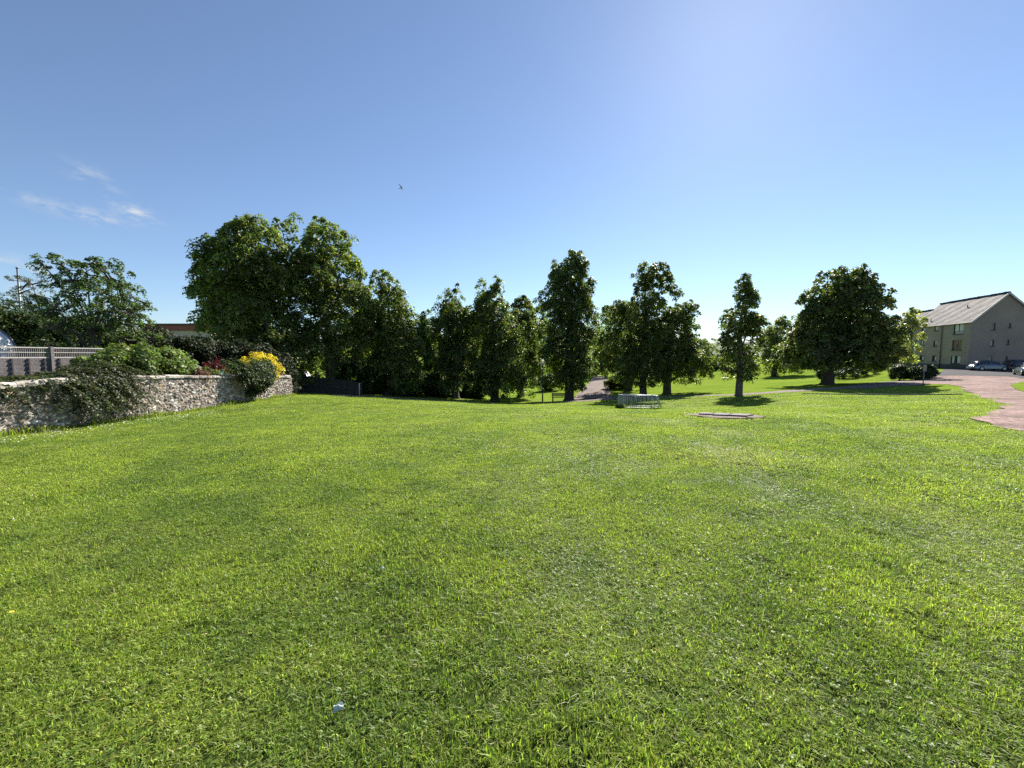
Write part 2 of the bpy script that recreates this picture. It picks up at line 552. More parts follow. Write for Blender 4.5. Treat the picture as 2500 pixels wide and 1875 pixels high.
def ribbon(pts_w, zoff=0.02, name="path", mat=None):
    """outline of a strip from centre points with widths"""
    L, Rr = [], []
    for i, (x, y, w) in enumerate(pts_w):
        a = Vector(pts_w[max(i - 1, 0)][:2]); b = Vector(pts_w[min(i + 1, len(pts_w) - 1)][:2])
        t = (b - a).normalized(); nn = Vector((-t.y, t.x))
        L.append((x + nn.x * w / 2, y + nn.y * w / 2)); Rr.append((x - nn.x * w / 2, y - nn.y * w / 2))
    return L + Rr[::-1]
def pw(px, d, w): 
    return ((px - CX) / F * d, d, w)
path_pts = [xy(2330, 926) + (4.5,), xy(2240, 931) + (4.5,), xy(2150, 940) + (4,), xy(2080, 947) + (3.4,), pw(2010, 38.5, 3.0), pw(1920, 38.5, 2.8), pw(1800, 38.6, 2.4), pw(1700, 40, 2.2),
            pw(1600, 41, 2.6), pw(1500, 41.5, 3.4), pw(1400, 41, 3.6), pw(1300, 40.5, 3.4), pw(1200, 39.5, 3), pw(1050, 37.5, 2.8), pw(900, 34.5, 2.6), pw(800, 33.5, 2.4)]
path_poly = ribbon(path_pts)
path_poly = [tuple(p) for p in path_poly]
path = sheet("path", path_poly, M['path'], .026, .8, .07)
tag(path, "narrow pinkish grey path crossing beyond the crest of the lawn", None, None, "structure")
lane_pts = [pw(1440, 43.5, 7), pw(1447, 50, 5), pw(1455, 60, 4.2), pw(1462, 70, 3.6), pw(1464, 82, 3.4), pw(1462, 105, 3.2)]
lane_poly = ribbon(lane_pts)
lane = sheet("footway", lane_poly, M['path'], .03, .9, .08)
tag(lane, "pale footway climbing away between the trees from the crossing path", None, None, "structure")

# building frame of reference (needed for the parking area)
FD = Vector((0.309, 1, 0)).normalized()      # along the long front, away from the viewer
GD = Vector((1, -0.309, 0)).normalized()     # along the gable, to the right
BC = at(2362, 902, 64.0)                      # ground corner
def bp(t, s, z=0): 
    q = BC + FD * t + GD * s
    return Vector((q.x, q.y, BC.z + z))
park_poly = [tuple(bp(3.5, -.6)[:2]), tuple(bp(-.3, -.3)[:2]), tuple(bp(-.3, 24)[:2]), tuple(bp(-17, 24)[:2]), (56.6, 45), xy(2520, 925), xy(2460, 919.5), xy(2400, 918.3), xy(2330, 917.4), xy(2280, 917.6)]
park = sheet("parking_area", park_poly, M['asphalt'], .034, .9, .04)
tag(park, "dark tarmac parking area in the shade of the flats", None, None, "structure")

# dark strip added for the shaded dip at the front lawn's far side
kp = []
for px, py in [(1960, 963.3), (2030, 964), (2120, 965), (2200, 965.3), (2290, 965), (2350, 964.5)]:
    g = ground_at(px, py); kp.append(g)
mb = MB()
for a, b in zip(kp[:-1], kp[1:]):
    n = 6
    for j in range(n):
        p, q = a.lerp(b, j / n), a.lerp(b, (j + 1) / n)
        c = (p + q) / 2; c.z = hgt(c.x, c.y) + .01
        d = q - p
        mb.box(c, (d.length - .015, .12, .16), math.atan2(d.y, d.x))
M['shade_strip'] = plain("dip_shade_dark", (.07, .065, .06), .9, 0, .25, 3, .4)
tag(mb.build("shade_strip", M['shade_strip']), "low dark strip added for the shaded dip between the lawn and the path by the round tree", None, None, "structure")

# far hills
def hills(name, y0, amp, x0, x1, seed, label, mat):
    rr = np.random.default_rng(seed)
    n = 120
    xs = np.linspace(x0, x1, n)
    prof = np.zeros(n)
    for k in range(1, 9):
        prof += rr.normal() / k ** 1.1 * np.sin(2 * np.pi * k * (np.linspace(0, 1, n)) * 1.3 + rr.uniform(0, 6.28))
    prof = (prof - prof.min()) / (prof.max() - prof.min())
    rows = [(-1.0, 0.0), (-.6, .35), (-.3, .8), (0, 1.0), (.5, .7), (1.0, 0.0)]
    V, Fc = [], []
    for dy, k in rows:
        for i in range(n):
            V.append((xs[i], y0 + dy * 900, -6 + k * amp * (.55 + .45 * prof[i])))
    for r in range(len(rows) - 1):
        for i in range(n - 1):
            Fc.append((r * n + i, r * n + i + 1, (r + 1) * n + i + 1, (r + 1) * n + i))
    return tag(link(name, mesh_from(name, V, Fc, True), mat), label, None, None, "structure")
M['hill'] = plain("hill_cover", (.06, .085, .05), .95, 0, .4, .004)
hills("hills", 5200, 190, -9000, 9000, 3, "far low line of wooded hills on the horizon", M['hill'])

# ------------------------------------------------------------------ leaves and trees
LEAF_GAIN = 1.0
def unit(v):
    return v / np.maximum(np.linalg.norm(v, axis=1, keepdims=True), 1e-9)

def leaf_mesh(name, P, N, T, S, width, col, fold=.12):
    N = unit(N)
    T = unit(T - (T * N).sum(1, keepdims=True) * N)
    B = np.cross(N, T)
    S = S[:, None]
    w = S * width
    V = np.empty((len(P), 4, 3), np.float32)
    V[:, 0] = P - T * S * .5
    V[:, 1] = P + B * w + N * S * fold
    V[:, 2] = P + T * S * .5
    V[:, 3] = P - B * w + N * S * fold
    q = np.arange(len(P) * 4, dtype=np.int32).reshape(-1, 4)
    return np_mesh(name, V.reshape(-1, 3), q, col=np.repeat(col, 4, 0))

def leaf_colors(n, base, rng, clump=None, nclump=0, var=.28, hue=.12):
    c = np.tile(np.array(base, float) * LEAF_GAIN, (n, 1))
    v = np.exp(rng.normal(0, var, n))
    if clump is not None:
        cv = np.exp(rng.normal(0, .2, nclump)); v *= cv[clump]
    c *= v[:, None]
    h = rng.normal(0, hue, n)
    c[:, 0] *= np.exp(h * 1.3); c[:, 2] *= np.exp(-h)
    return np.clip(c, .002, .9)

def clump_leaves(C, rc, per, rng, leaf, base, width=.34, droop=.35, up=.5, squash=.85, rnd=.55, outward=None, mat_name="crown", tip_down=.5):
    """leaves on dome-shaped clumps: C centres, rc radii, per leaves in each"""
    k = np.repeat(np.arange(len(C)), per)
    n = len(k)
    d = unit(rng.normal(size=(n, 3)))
    d[:, 2] = np.abs(d[:, 2]) * np.where(rng.random(n) < .72, 1, -1)
    if outward is not None:
        d = unit(d + outward[k] * .55)
    rr = rng.random(n) ** .45
    off = d * rr[:, None] * rc[k][:, None]
    hd2 = (off[:, 0] ** 2 + off[:, 1] ** 2) / rc[k]
    off[:, 2] = off[:, 2] * squash - droop * hd2
    P = C[k] + off
    N = d + np.array([0, 0, up]) + rng.normal(size=(n, 3)) * rnd
    T = d * np.array([1, 1, .2]) + rng.normal(size=(n, 3)) * .5 - np.array([0, 0, tip_down])
    S = leaf * np.exp(rng.normal(0, .25, n))
    col = leaf_colors(n, base, rng, k, len(C))
    return leaf_mesh(mat_name, P, N, T, S, width, col)

def crown_centres(prof, n, rng, depth=1.0, bias=.42, lump=.22, shell=.12):
    """clump centres inside an outline: prof rows are (height, left, right) about the stem"""
    prof = np.array(sorted(prof))
    hs = np.linspace(prof[0, 0], prof[-1, 0], 200)
    lw = np.interp(hs, prof[:, 0], prof[:, 1]); rw = np.interp(hs, prof[:, 0], prof[:, 2])
    wgt = (lw + rw) ** 1.15 + .15
    h = rng.choice(hs, n, p=wgt / wgt.sum()) + rng.normal(0, .1, n)
    l_ = np.interp(h, prof[:, 0], prof[:, 1]); r_ = np.interp(h, prof[:, 0], prof[:, 2])
    hw = (l_ + r_) / 2; cx = (r_ - l_) / 2
    a = rng.uniform(0, 2 * np.pi, n)
    rho = rng.random(n) ** bias
    ph = rng.uniform(0, 6.28, 6)
    bump_ = 1 + lump * (np.sin(3 * a + h * .9 + ph[0]) * .5 + np.sin(5 * a - h * 1.7 + ph[1]) * .35 + np.sin(2 * a + h * 2.3 + ph[2]) * .35) - lump * .45
    x = cx * 1.0 + rho * hw * np.cos(a) * bump_
    y = rho * hw * depth * np.sin(a) * bump_
    C = np.stack([x, y, h], 1)
    out = unit(np.stack([np.cos(a) * rho, np.sin(a) * rho * depth, .25 + 0 * a], 1))
    return C, out, rho

def bough_crown(prof, n, rng, depth=1.0, bias=.42, lump=.22, bough=(1.1, 1.9), skirt=.6):
    """boughs first, then leaf clumps domed over each bough, so that the crown has lit mounds and dark hollows"""
    H = max(p[0] for p in prof)
    Rm = (bough[0] + bough[1]) / 2
    inner = [(z - (Rm * .55 if z == H else 0), max(l_ - Rm * .64, l_ * .62, .06), max(r_ - Rm * .64, r_ * .62, .06)) for z, l_, r_ in prof]
    nb = max(14, int(n / 9))
    Bc, bo, _ = crown_centres(inner, nb, rng, depth, bias * .8, lump)
    top = np.array([[(p[2] - p[1]) / 2, 0, p[0] - Rm * .6] for p in [max(prof)]])
    Bc = np.concatenate([Bc, top + rng.normal(0, .25, (2, 3))]); bo = np.concatenate([bo, [[0, 0, 1.]] * 2]); nb += 2
    Rb = rng.uniform(bough[0], bough[1], nb) * np.where(Bc[:, 2] > .8 * H, .84, 1)
    nf = int(n * .12)
    k = rng.integers(0, nb, n - nf)
    d = unit(rng.normal(size=(len(k), 3)) + bo[k] * .9 + [0, 0, .35])
    off = d * (Rb[k] * rng.uniform(.6, 1.08, len(k)))[:, None]
    off[:, 2] -= .32 * (off[:, 0] ** 2 + off[:, 1] ** 2) / Rb[k]
    C = Bc[k] + off
    F_, fo, _ = crown_centres(inner, nf, rng, depth, .6, 0)
    C = np.concatenate([C, F_]); out = np.concatenate([unit(d + bo[k] * .4), fo])
    lo = min(p[0] for p in prof)
    C[:, 2] = np.maximum(C[:, 2], lo * skirt)
    return C, out

def make_trunk(H, r0, C, rng, lean=0.0, nl=16, ntw=70, fork=.0, name="trunk", mat='bark', parent=None, top=.84):
    mb = MB()
    n = 10
    wob = rng.normal(0, .012 * H, (n + 1, 2)); wob[0] = 0; wob = np.cumsum(wob * .35, 0)
    P, rad = [], []
    for i in range(n + 1):
        t = i / n * top
        P.append(Vector((wob[i, 0] + lean * t * H, wob[i, 1], t * H)))
        rad.append(r0 * ((1 - t / (top + .03)) ** .8) + .02)
    # root flare
    P.insert(0, Vector((0, 0, -.5))); rad.insert(0, r0 * 1.75)
    P.insert(2, P[1].lerp(P[2], .22)); rad[1] = r0 * 1.38; rad.insert(2, r0 * 1.02)
    mb.tube(P, rad, 12)
    stem = P[1:]
    def stem_at(z):
        for a, b in zip(stem[:-1], stem[1:]):
            if a.z <= z <= b.z: return a.lerp(b, (z - a.z) / (b.z - a.z + 1e-6))
        return stem[-1]
    order = rng.permutation(len(C))
    limbs = []
    for k in order[:nl]:
        e = Vector(C[k])
        z0 = min(max(e.z - .22 * H - .35 * math.hypot(e.x, e.y), .13 * H), top * H * .95)
        s = stem_at(z0)
        m1 = s.lerp(e, .35) + Vector((0, 0, .04 * H)); m2 = s.lerp(e, .7) + Vector((0, 0, .05 * H))
        f = (1 - z0 / H)
        mb.tube([s, m1, m2, e], [r0 * .38 * f + .02, r0 * .26 * f + .015, r0 * .15 * f + .012, .012], 6, False)
        limbs += [m1, m2, e]
    for k in order[nl:nl + ntw]:
        e = Vector(C[k])
        b = min(limbs, key=lambda q: (q - e).length_squared)
        mid = b.lerp(e, .5) + Vector(rng.normal(0, .12, 3))
        mb.tube([b, mid, e], [.045, .03, .012], 5, False)
    return mb.build(name, M[mat], parent, True)

TREE_FEET = []
def tree(name, label, px, base, d, prof_px, seed, nclump=330, per=85, leaf=.24, base_col=(.094, .116, .033), r0=.42, rc=(.55, 1.15), depth=1.0,
         droop=.4, group=None, cat="tree", bias=.42, nl=16, ntw=60, lump=.22, mat='leaf', trunk_mat='bark', trunk_top=.84, width=.34, up=.5, squash=.85, bough=(1.1, 1.9), skirt=.6):
    """prof_px rows: (photo y, left photo x, right photo x) measured on the photograph at distance d"""
    rng = np.random.default_rng(seed)
    u = (px - CX) / F * d
    zg = hgt(u, d)
    # the outline in metres about the stem
    prof = []
    for y, xl, xr in prof_px:
        z = at(px, y, d).z - zg
        prof.append((z, (px - xl) / F * d, (xr - px) / F * d))
    H = max(p[0] for p in prof)
    root = thing(name, label, cat, (u, d, zg), 0, group)
    rcm = (rc[0] + rc[1]) / 2
    prof_in = [(z - (rcm * .4 if z == H else 0), max(l_ - rcm * .45, .05 - r_ if l_ < 0 else .05), max(r_ - rcm * .45, .05)) for z, l_, r_ in prof]
    C, out = bough_crown(prof_in, int(nclump * 1.9), rng, depth, bias, lump, bough, skirt)
    rr = rng.uniform(rc[0] * .62, rc[1] * .72, len(C)) * (1 - .25 * (C[:, 2] / H) ** 3)
    me = clump_leaves(C, rr, int(per * .66), rng, leaf * .92, tuple(1.3 * c for c in base_col), width, droop, up, squash, outward=out)
    link("crown", me, M[mat], root)
    make_trunk(H, r0, C, rng, 0, nl, ntw, parent=root, mat=trunk_mat, top=trunk_top)
    TREE_FEET.append((u, d, r0))
    return root

LIME = (.092, .115, .032)
G1 = "tall lime trees beyond the crest of the lawn"
tree("lime_tree", "broad dark lime tree rising behind the end of the stone wall", 640, 957, 34,
     [(540, 600, 650), (556, 560, 720), (600, 520, 745), (650, 490, 738), (690, 482, 742), (740, 505, 752), (800, 498, 768), (850, 520, 785), (885, 545, 790), (925, 640, 765)], 21,
     620, 95, .23, LIME, .55, (.6, 1.25), .95, .5, G1, skirt=0.9)
tree("lime_tree", "tall airy lime tree with its dark stem showing through the crown", 808, 955, 38.5,
     [(545, 745, 850), (560, 695, 875), (600, 680, 888), (650, 690, 910), (690, 705, 912), (740, 720, 928), (790, 730, 938), (830, 745, 925), (870, 760, 900), (925, 780, 868)], 22,
     470, 80, .23, (.10, .125, .036), .45, (.6, 1.15), .95, .5, G1, trunk_top=.9, skirt=0.95)
tree("lime_tree", "lime tree with rounded shoulder stepping down right of the airy tall one", 945, 964, 42,
     [(668, 930, 960), (690, 910, 985), (730, 895, 1002), (780, 890, 1020), (830, 890, 1034), (880, 895, 1036), (920, 900, 1028), (942, 920, 1000)], 23,
     400, 80, .23, LIME, .45, (.6, 1.15), 1, .5, G1)
tree("lime_tree", "narrow pointed lime tree in the middle gap, first after the shoulder", 1112, 972, 45,
     [(705, 1086, 1134), (725, 1066, 1147), (760, 1052, 1157), (800, 1042, 1158), (850, 1045, 1160), (900, 1055, 1162), (936, 1075, 1150)], 24,
     300, 85, .23, (.082, .104, .03), .42, (.6, 1.1), 1, .5, G1)
tree("lime_tree", "round topped lime tree with a hanging branch reaching almost to the path", 1208, 982, 45,
     [(685, 1184, 1236), (700, 1170, 1252), (740, 1156, 1268), (790, 1155, 1280), (850, 1150, 1292), (905, 1150, 1296), (945, 1170, 1288)], 25,
     370, 85, .23, LIME, .5, (.6, 1.15), 1, .55, G1)
tree("lime_tree", "short lime tree half hidden between the round topped one and the tallest middle one", 1271, 973, 52,
     [(722, 1252, 1296), (750, 1240, 1312), (800, 1250, 1318), (860, 1245, 1325), (910, 1240, 1320), (945, 1255, 1295)], 26,
     230, 75, .25, (.094, .116, .033), .42, (.6, 1.1), 1, .55, G1)
tree("lime_tree", "tallest lime tree of the middle row, dense column standing over the bench", 1390, 979, 47,
     [(618, 1398, 1425), (640, 1365, 1450), (680, 1325, 1458), (730, 1312, 1456), (780, 1318, 1448), (830, 1315, 1452), (880, 1308, 1455), (915, 1320, 1450), (938, 1345, 1435)], 27,
     560, 85, .23, (.076, .098, .03), .55, (.6, 1.15), 1, .5, G1, skirt=0.88)
tree("lime_tree", "leaning low lime tree on the near side of the footway", 1536, 956, 57,
     [(735, 1475, 1530), (755, 1450, 1570), (800, 1455, 1590), (850, 1440, 1590), (890, 1440, 1585), (925, 1480, 1570)], 28,
     300, 75, .26, (.094, .116, .033), .5, (.65, 1.2), 1, .5, G1, skirt=0.92)
tree("lime_tree", "spiky topped lime tree standing behind the barred steel frame", 1572, 966, 47,
     [(640, 1590, 1606), (655, 1570, 1630), (700, 1545, 1655), (750, 1525, 1652), (800, 1515, 1640), (850, 1510, 1650), (900, 1505, 1660), (935, 1530, 1620)], 29,
     420, 70, .25, (.086, .106, .033), .42, (.5, 1.05), 1, .35, G1, skirt=0.95)
tree("lime_tree", "wide lime tree whose skirts hang over the swings", 1630, 963.5, 48,
     [(738, 1650, 1695), (755, 1615, 1700), (790, 1600, 1695), (830, 1590, 1715), (870, 1590, 1732), (905, 1595, 1738), (928, 1605, 1700)], 30,
     340, 75, .25, (.094, .116, .033), .48, (.55, 1.1), 1, .5, G1, skirt=0.95)
tree("lime_tree", "slender young tree alone on the lawn with clear grey stem", 1806, 967, 36,
     [(677, 1800, 1830), (695, 1788, 1850), (740, 1758, 1852), (780, 1742, 1856), (830, 1742, 1858), (870, 1745, 1860), (905, 1765, 1850), (922, 1790, 1835)], 31,
     225, 50, .22, (.09, .11, .034), .3, (.42, .85), 1, .2, None, trunk_mat='bark_grey', bias=.6, lump=.35, skirt=1.0, bough=(.5, .95))
tree("chestnut_tree", "large round chestnut tree with a short thick trunk beside the drive", 2022, 938.5, 45,
     [(655, 2070, 2100), (668, 2005, 2110), (700, 1975, 2125), (740, 1950, 2165), (780, 1945, 2180), (830, 1925, 2178), (865, 1905, 2172), (895, 1908, 2160)], 32,
     640, 85, .27, (.082, .1, .034), .62, (.6, 1.2), .95, .3, None, trunk_top=.7, width=.4, skirt=1.05)
tree("sycamore_tree", "pale leafy tree glowing in the sun behind the large round chestnut", 1890, 914, 78,
     [(770, 1890, 1925), (790, 1870, 1960), (830, 1858, 1965), (870, 1855, 1970), (900, 1865, 1960)], 33,
     280, 70, .33, (.13, .15, .048), .5, (.8, 1.5), 1, .3, None)
tree("maple_tree", "open light green tree in front of the flats", 2222, 905, 53,
     [(760, 2205, 2225), (780, 2188, 2245), (805, 2180, 2258), (835, 2180, 2252), (862, 2182, 2240), (882, 2190, 2230)], 34,
     95, 40, .25, (.21, .22, .085), .2, (.4, .8), 1, .25, None, bias=.6, lump=.35, trunk_mat='bark_grey', skirt=1.0, bough=(.4, .8))

# trees standing farther back, seen in the gaps
GB = "trees farther back seen in the gaps"
for i, (lab, px, base, d, top, w, bot, colr) in enumerate([
        ("low sunlit tree in the gap left of the narrow pointed lime", 1062, 945, 75, 850, 55, 940, (.075, .11, .022)),
        ("leafy tree behind the gap between the narrow and the round topped lime", 1165, 942, 72, 770, 60, 938, (.06, .09, .02)),
        ("bushy tree far beyond the hanging branch and the lamp post", 1318, 935, 90, 745, 60, 930, (.06, .09, .02)),
        ("tree arching over the far end of the footway", 1480, 925, 98, 745, 75, 905, (.06, .095, .02)),
        ("dark tree closing the view behind the end of the footway", 1430, 925, 112, 800, 70, 926, (.045, .07, .02)),
        ("rounded tree beyond the swings, left of the slender young tree", 1712, 912, 118, 830, 45, 908, (.07, .1, .025)),
        ("bushy tree on the far side of the play lawn behind the slender stem", 1790, 910, 120, 850, 60, 908, (.05, .075, .02)),
        ("tall leafy tree behind the broad dark one, seen over the red roof end", 560, 950, 58, 640, 70, 930, (.04, .065, .016)),
        ("tree filling the gap behind the airy lime and the shoulder lime", 880, 950, 62, 700, 75, 945, (.05, .08, .018)),
        ("shaded tree between the shoulder lime and the narrow lime, low down", 1045, 950, 60, 770, 38, 945, (.05, .075, .018)),
        ("low spreading tree far behind the narrow pointed lime", 1125, 948, 84, 800, 62, 950, (.055, .085, .02)),
        ("wide low tree behind the round topped lime's hanging branch", 1235, 945, 92, 780, 60, 940, (.055, .085, .02)),
        ("low spreading tree behind the shoulder lime's trunk", 965, 955, 66, 800, 60, 958, (.05, .08, .02)),
        ("leafy tree behind the leaning low lime", 1560, 940, 100, 780, 75, 928, (.06, .09, .022))]):
    h = [0, .12, .4, .7, 1]
    k = [.35, .8, 1, .95, .6]
    rows = [(top + (bot - top) * a, px - w * b * (.9 + .2 * random.random()), px + w * b * (.9 + .2 * random.random())) for a, b in zip(h, k)]
    tree("woodland_tree", lab, px, base, d, rows, 60 + i, 230, 75, .36, tuple(1.35 * c for c in colr), .35, (.8, 1.5), 1, .5, GB, nl=8, ntw=20, bough=(1.3, 2.2))

# hanging lower boughs that nearly reach the turf, each a shrubby sucker growth of its own plant
def shrub(name, label, centre, rad, seed, n=60, per=80, leaf=.1, col=(.06, .09, .02), rc=(.2, .4), mat='leaf_soft', cat="shrub", group=None, width=.36,
          droop=.25, stems=6, up=.5, bias=.4, rnd=.55, low=-.3, stem_mat='twig'):
    """a bush: domed clumps of leaves on several stems"""
    rng = np.random.default_rng(seed)
    g = Vector(centre)
    root = thing(name, label, cat, g, 0, group)
    d = unit(rng.normal(size=(n, 3)))
    d[:, 2] = np.where(d[:, 2] < low, -d[:, 2], d[:, 2])
    rho = rng.random(n) ** bias
    C = d * rho[:, None] * np.array(rad) * .86
    C[:, 2] = np.maximum(C[:, 2] + rad[2] * .95, .08)
    rr = rng.uniform(rc[0], rc[1], n)
    link("foliage", clump_leaves(C, rr, per, rng, leaf, col, width, droop, up, .85, rnd, outward=unit(d)), M[mat], root)
    mb = MB()
    for k in range(min(stems, n)):
        e = Vector(C[k])
        b = Vector((e.x * .12, e.y * .12, -.2))
        m = b.lerp(e, .5) + Vector((0, 0, rad[2] * .15))
        mb.tube([b, m, e], [.03 * rad[2] + .008, .02 * rad[2] + .006, .006], 5, False)
    mb.build("stem", M[stem_mat], root, True)
    return root

def gpos(px, d):
    x = (px - CX) / F * d
    return Vector((x, d, hgt(x, d)))

GU = "leafy undergrowth beyond the crossing path"
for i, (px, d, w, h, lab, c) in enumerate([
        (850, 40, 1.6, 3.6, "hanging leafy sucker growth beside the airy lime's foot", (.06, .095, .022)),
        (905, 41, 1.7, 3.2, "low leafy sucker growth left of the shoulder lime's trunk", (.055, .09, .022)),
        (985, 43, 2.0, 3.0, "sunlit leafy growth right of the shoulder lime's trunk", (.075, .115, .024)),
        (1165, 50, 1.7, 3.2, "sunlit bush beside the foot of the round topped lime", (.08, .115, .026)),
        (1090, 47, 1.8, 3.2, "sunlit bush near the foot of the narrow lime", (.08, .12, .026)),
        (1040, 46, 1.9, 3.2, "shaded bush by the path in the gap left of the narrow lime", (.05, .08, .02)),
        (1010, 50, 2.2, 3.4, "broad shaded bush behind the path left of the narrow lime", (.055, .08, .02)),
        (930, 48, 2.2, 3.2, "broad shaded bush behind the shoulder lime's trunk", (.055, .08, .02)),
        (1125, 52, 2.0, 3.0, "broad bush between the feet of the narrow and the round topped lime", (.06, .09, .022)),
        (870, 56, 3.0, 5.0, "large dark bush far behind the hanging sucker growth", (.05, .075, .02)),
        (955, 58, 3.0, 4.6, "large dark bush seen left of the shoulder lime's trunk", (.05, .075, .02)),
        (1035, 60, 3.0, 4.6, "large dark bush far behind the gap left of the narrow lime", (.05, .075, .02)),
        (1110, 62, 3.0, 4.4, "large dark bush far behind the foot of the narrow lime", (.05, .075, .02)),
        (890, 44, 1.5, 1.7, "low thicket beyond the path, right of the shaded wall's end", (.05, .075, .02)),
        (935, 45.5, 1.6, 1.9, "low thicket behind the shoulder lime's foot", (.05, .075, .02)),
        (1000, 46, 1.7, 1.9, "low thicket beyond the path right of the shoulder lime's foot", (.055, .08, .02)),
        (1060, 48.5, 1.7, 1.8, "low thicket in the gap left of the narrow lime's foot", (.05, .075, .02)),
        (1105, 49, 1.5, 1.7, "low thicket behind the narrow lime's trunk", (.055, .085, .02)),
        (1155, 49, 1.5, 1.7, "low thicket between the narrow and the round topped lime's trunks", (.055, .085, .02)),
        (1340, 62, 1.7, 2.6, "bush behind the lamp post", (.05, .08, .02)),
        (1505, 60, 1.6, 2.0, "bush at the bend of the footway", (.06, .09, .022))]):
    shrub("undergrowth_bush", lab, gpos(px, d), (w * 1.15, w * 1.15, h / 2), 200 + i, 85, 75, .2, tuple(1.5 * v for v in c) if "sunlit" in lab else c, (.35, .65), 'leaf', group=GU, low=-.97)  # sunlit bushes: the sun on them is put into a lighter leaf colour

# ------------------------------------------------------------------ rubble garden wall
WALL_A, WALL_B = Vector((-12.46, 3.2)), Vector((-13.35, 24.3))
M['mortar_wall'] = None
def rubble_material():
    m, n, l, p = new_mat("rubble_stone")
    a = n.new("ShaderNodeAttribute"); a.attribute_name = "Col"
    tc = n.new("ShaderNodeTexCoord")
    z = n.new("ShaderNodeTexNoise"); z.inputs["Scale"].default_value = 16; z.inputs["Detail"].default_value = 6; z.inputs["Roughness"].default_value = .7
    l.new(tc.outputs["Object"], z.inputs["Vector"])
    mr = n.new("ShaderNodeMapRange"); mr.inputs["From Min"].default_value = .3; mr.inputs["From Max"].default_value = .7
    mr.inputs["To Min"].default_value = .6; mr.inputs["To Max"].default_value = 1.35
    l.new(z.outputs["Fac"], mr.inputs["Value"])
    mu = n.new("ShaderNodeVectorMath"); mu.operation = 'SCALE'
    l.new(a.outputs["Color"], mu.inputs[0]); l.new(mr.outputs[0], mu.inputs["Scale"])
    z2 = n.new("ShaderNodeTexNoise"); z2.inputs["Scale"].default_value = 1.3; z2.inputs["Detail"].default_value = 6
    l.new(tc.outputs["Object"], z2.inputs["Vector"])
    mr2 = n.new("ShaderNodeMapRange"); mr2.inputs["From Min"].default_value = .52; mr2.inputs["From Max"].default_value = .7; mr2.inputs["To Max"].default_value = .55
    l.new(z2.outputs["Fac"], mr2.inputs["Value"])
    mx = n.new("ShaderNodeMix"); mx.data_type = 'RGBA'
    l.new(mr2.outputs[0], mx.inputs["Factor"]); l.new(mu.outputs[0], mx.inputs["A"]); mx.inputs["B"].default_value = (.10, .085, .08, 1)
    l.new(mx.outputs["Result"], p.inputs["Base Color"])
    p.inputs["Roughness"].default_value = .92; p.inputs["Specular IOR Level"].default_value = .25
    b = n.new("ShaderNodeBump"); b.inputs["Strength"].default_value = .6; b.inputs["Distance"].default_value = .015
    l.new(z.outputs["Fac"], b.inputs["Height"]); l.new(b.outputs[0], p.inputs["Normal"])
    return m
M['rubble'] = rubble_material()

def stone_cells(L, H, rng):
    """seed points of roughly coursed rubble, sizes mixed; metric stretched in x"""
    S = []
    y = .04
    while y < H:
        h = rng.uniform(.045, .105)
        x = rng.uniform(0, .15)
        while x < L:
            w = rng.uniform(.06, .2)
            S.append((x + w / 2, y + h / 2 + rng.normal(0, .016)))
            x += w
        y += h
    return np.array(S)

def rubble_face(L, topf, botf, seed, step=.022):
    """height field of a rubble wall face: returns x, z grid, depth and colours"""
    rng = np.random.default_rng(seed)
    nxx = int(L / step); nzz = 58
    X = np.linspace(0, L, nxx)
    T = np.array([topf(x) for x in X]); B = np.array([botf(x) for x in X])
    k = np.linspace(0, 1, nzz)
    XX = np.repeat(X[None, :], nzz, 0)
    ZZ = B[None, :] + (T - B)[None, :] * k[:, None]
    Hm = (T - B).max()
    S = stone_cells(L, Hm + .4, rng)
    zr = ZZ - B.mean() + .3 - 0
    zr = zr - zr.min()
    D = np.empty(XX.shape); D2 = np.empty(XX.shape); I = np.empty(XX.shape, int)
    warp = .03 * np.sin(XX * 9 + 4 * np.sin(zr * 7)) ; warp2 = .02 * np.sin(zr * 13 + 3 * np.sin(XX * 5))
    for j in range(0, nxx, 40):
        sl = slice(j, j + 40)
        xs = XX[:, sl] + warp[:, sl]; zs = zr[:, sl] + warp2[:, sl]
        near = np.where(np.abs(S[:, 0] - xs.mean()) < 1.5)[0]
        s = S[near]
        d = np.sqrt(((xs[..., None] - s[:, 0]) * .62) ** 2 + ((zs[..., None] - s[:, 1]) * 1.25) ** 2)
        o = np.argsort(d, -1)[..., :2]
        D[:, sl] = np.take_along_axis(d, o[..., :1], -1)[..., 0]
        D2[:, sl] = np.take_along_axis(d, o[..., 1:2], -1)[..., 0]
        I[:, sl] = near[o[..., 0]]
    e = np.clip((D2 - D) / .026, 0, 1)
    lift = rng.uniform(-.02, .026, len(S)); tiltx = rng.normal(0, .12, len(S)); tiltz = rng.normal(0, .12, len(S))
    dep = (lift[I] + tiltx[I] * (XX - S[I, 0]) + tiltz[I] * (zr - S[I, 1])) * e - (1 - e ** .6) * .04
    pal = np.array([(.40, .36, .31), (.30, .255, .22), (.21, .165, .15), (.50, .46, .41), (.25, .205, .195), (.34, .265, .18), (.15, .13, .125), (.60, .57, .53), (.17, .14, .13)])
    ci = rng.integers(0, len(pal), len(S))
    colr = pal[ci] * np.exp(rng.normal(0, .18, len(S)))[:, None]
    c = colr[I]
    mort = np.array((.24, .215, .19))
    c = c * e[..., None] + mort * (1 - e[..., None])
    return XX, ZZ, dep, np.clip(c, 0, .8)

def wall_top(y):
    return float(np.interp(y, [3, 9, 12.3, 15.5, 19, 24.5], [EYE - .62, EYE - .69, EYE - .64, EYE - .72, EYE - .93, EYE - 1.20])) - .13

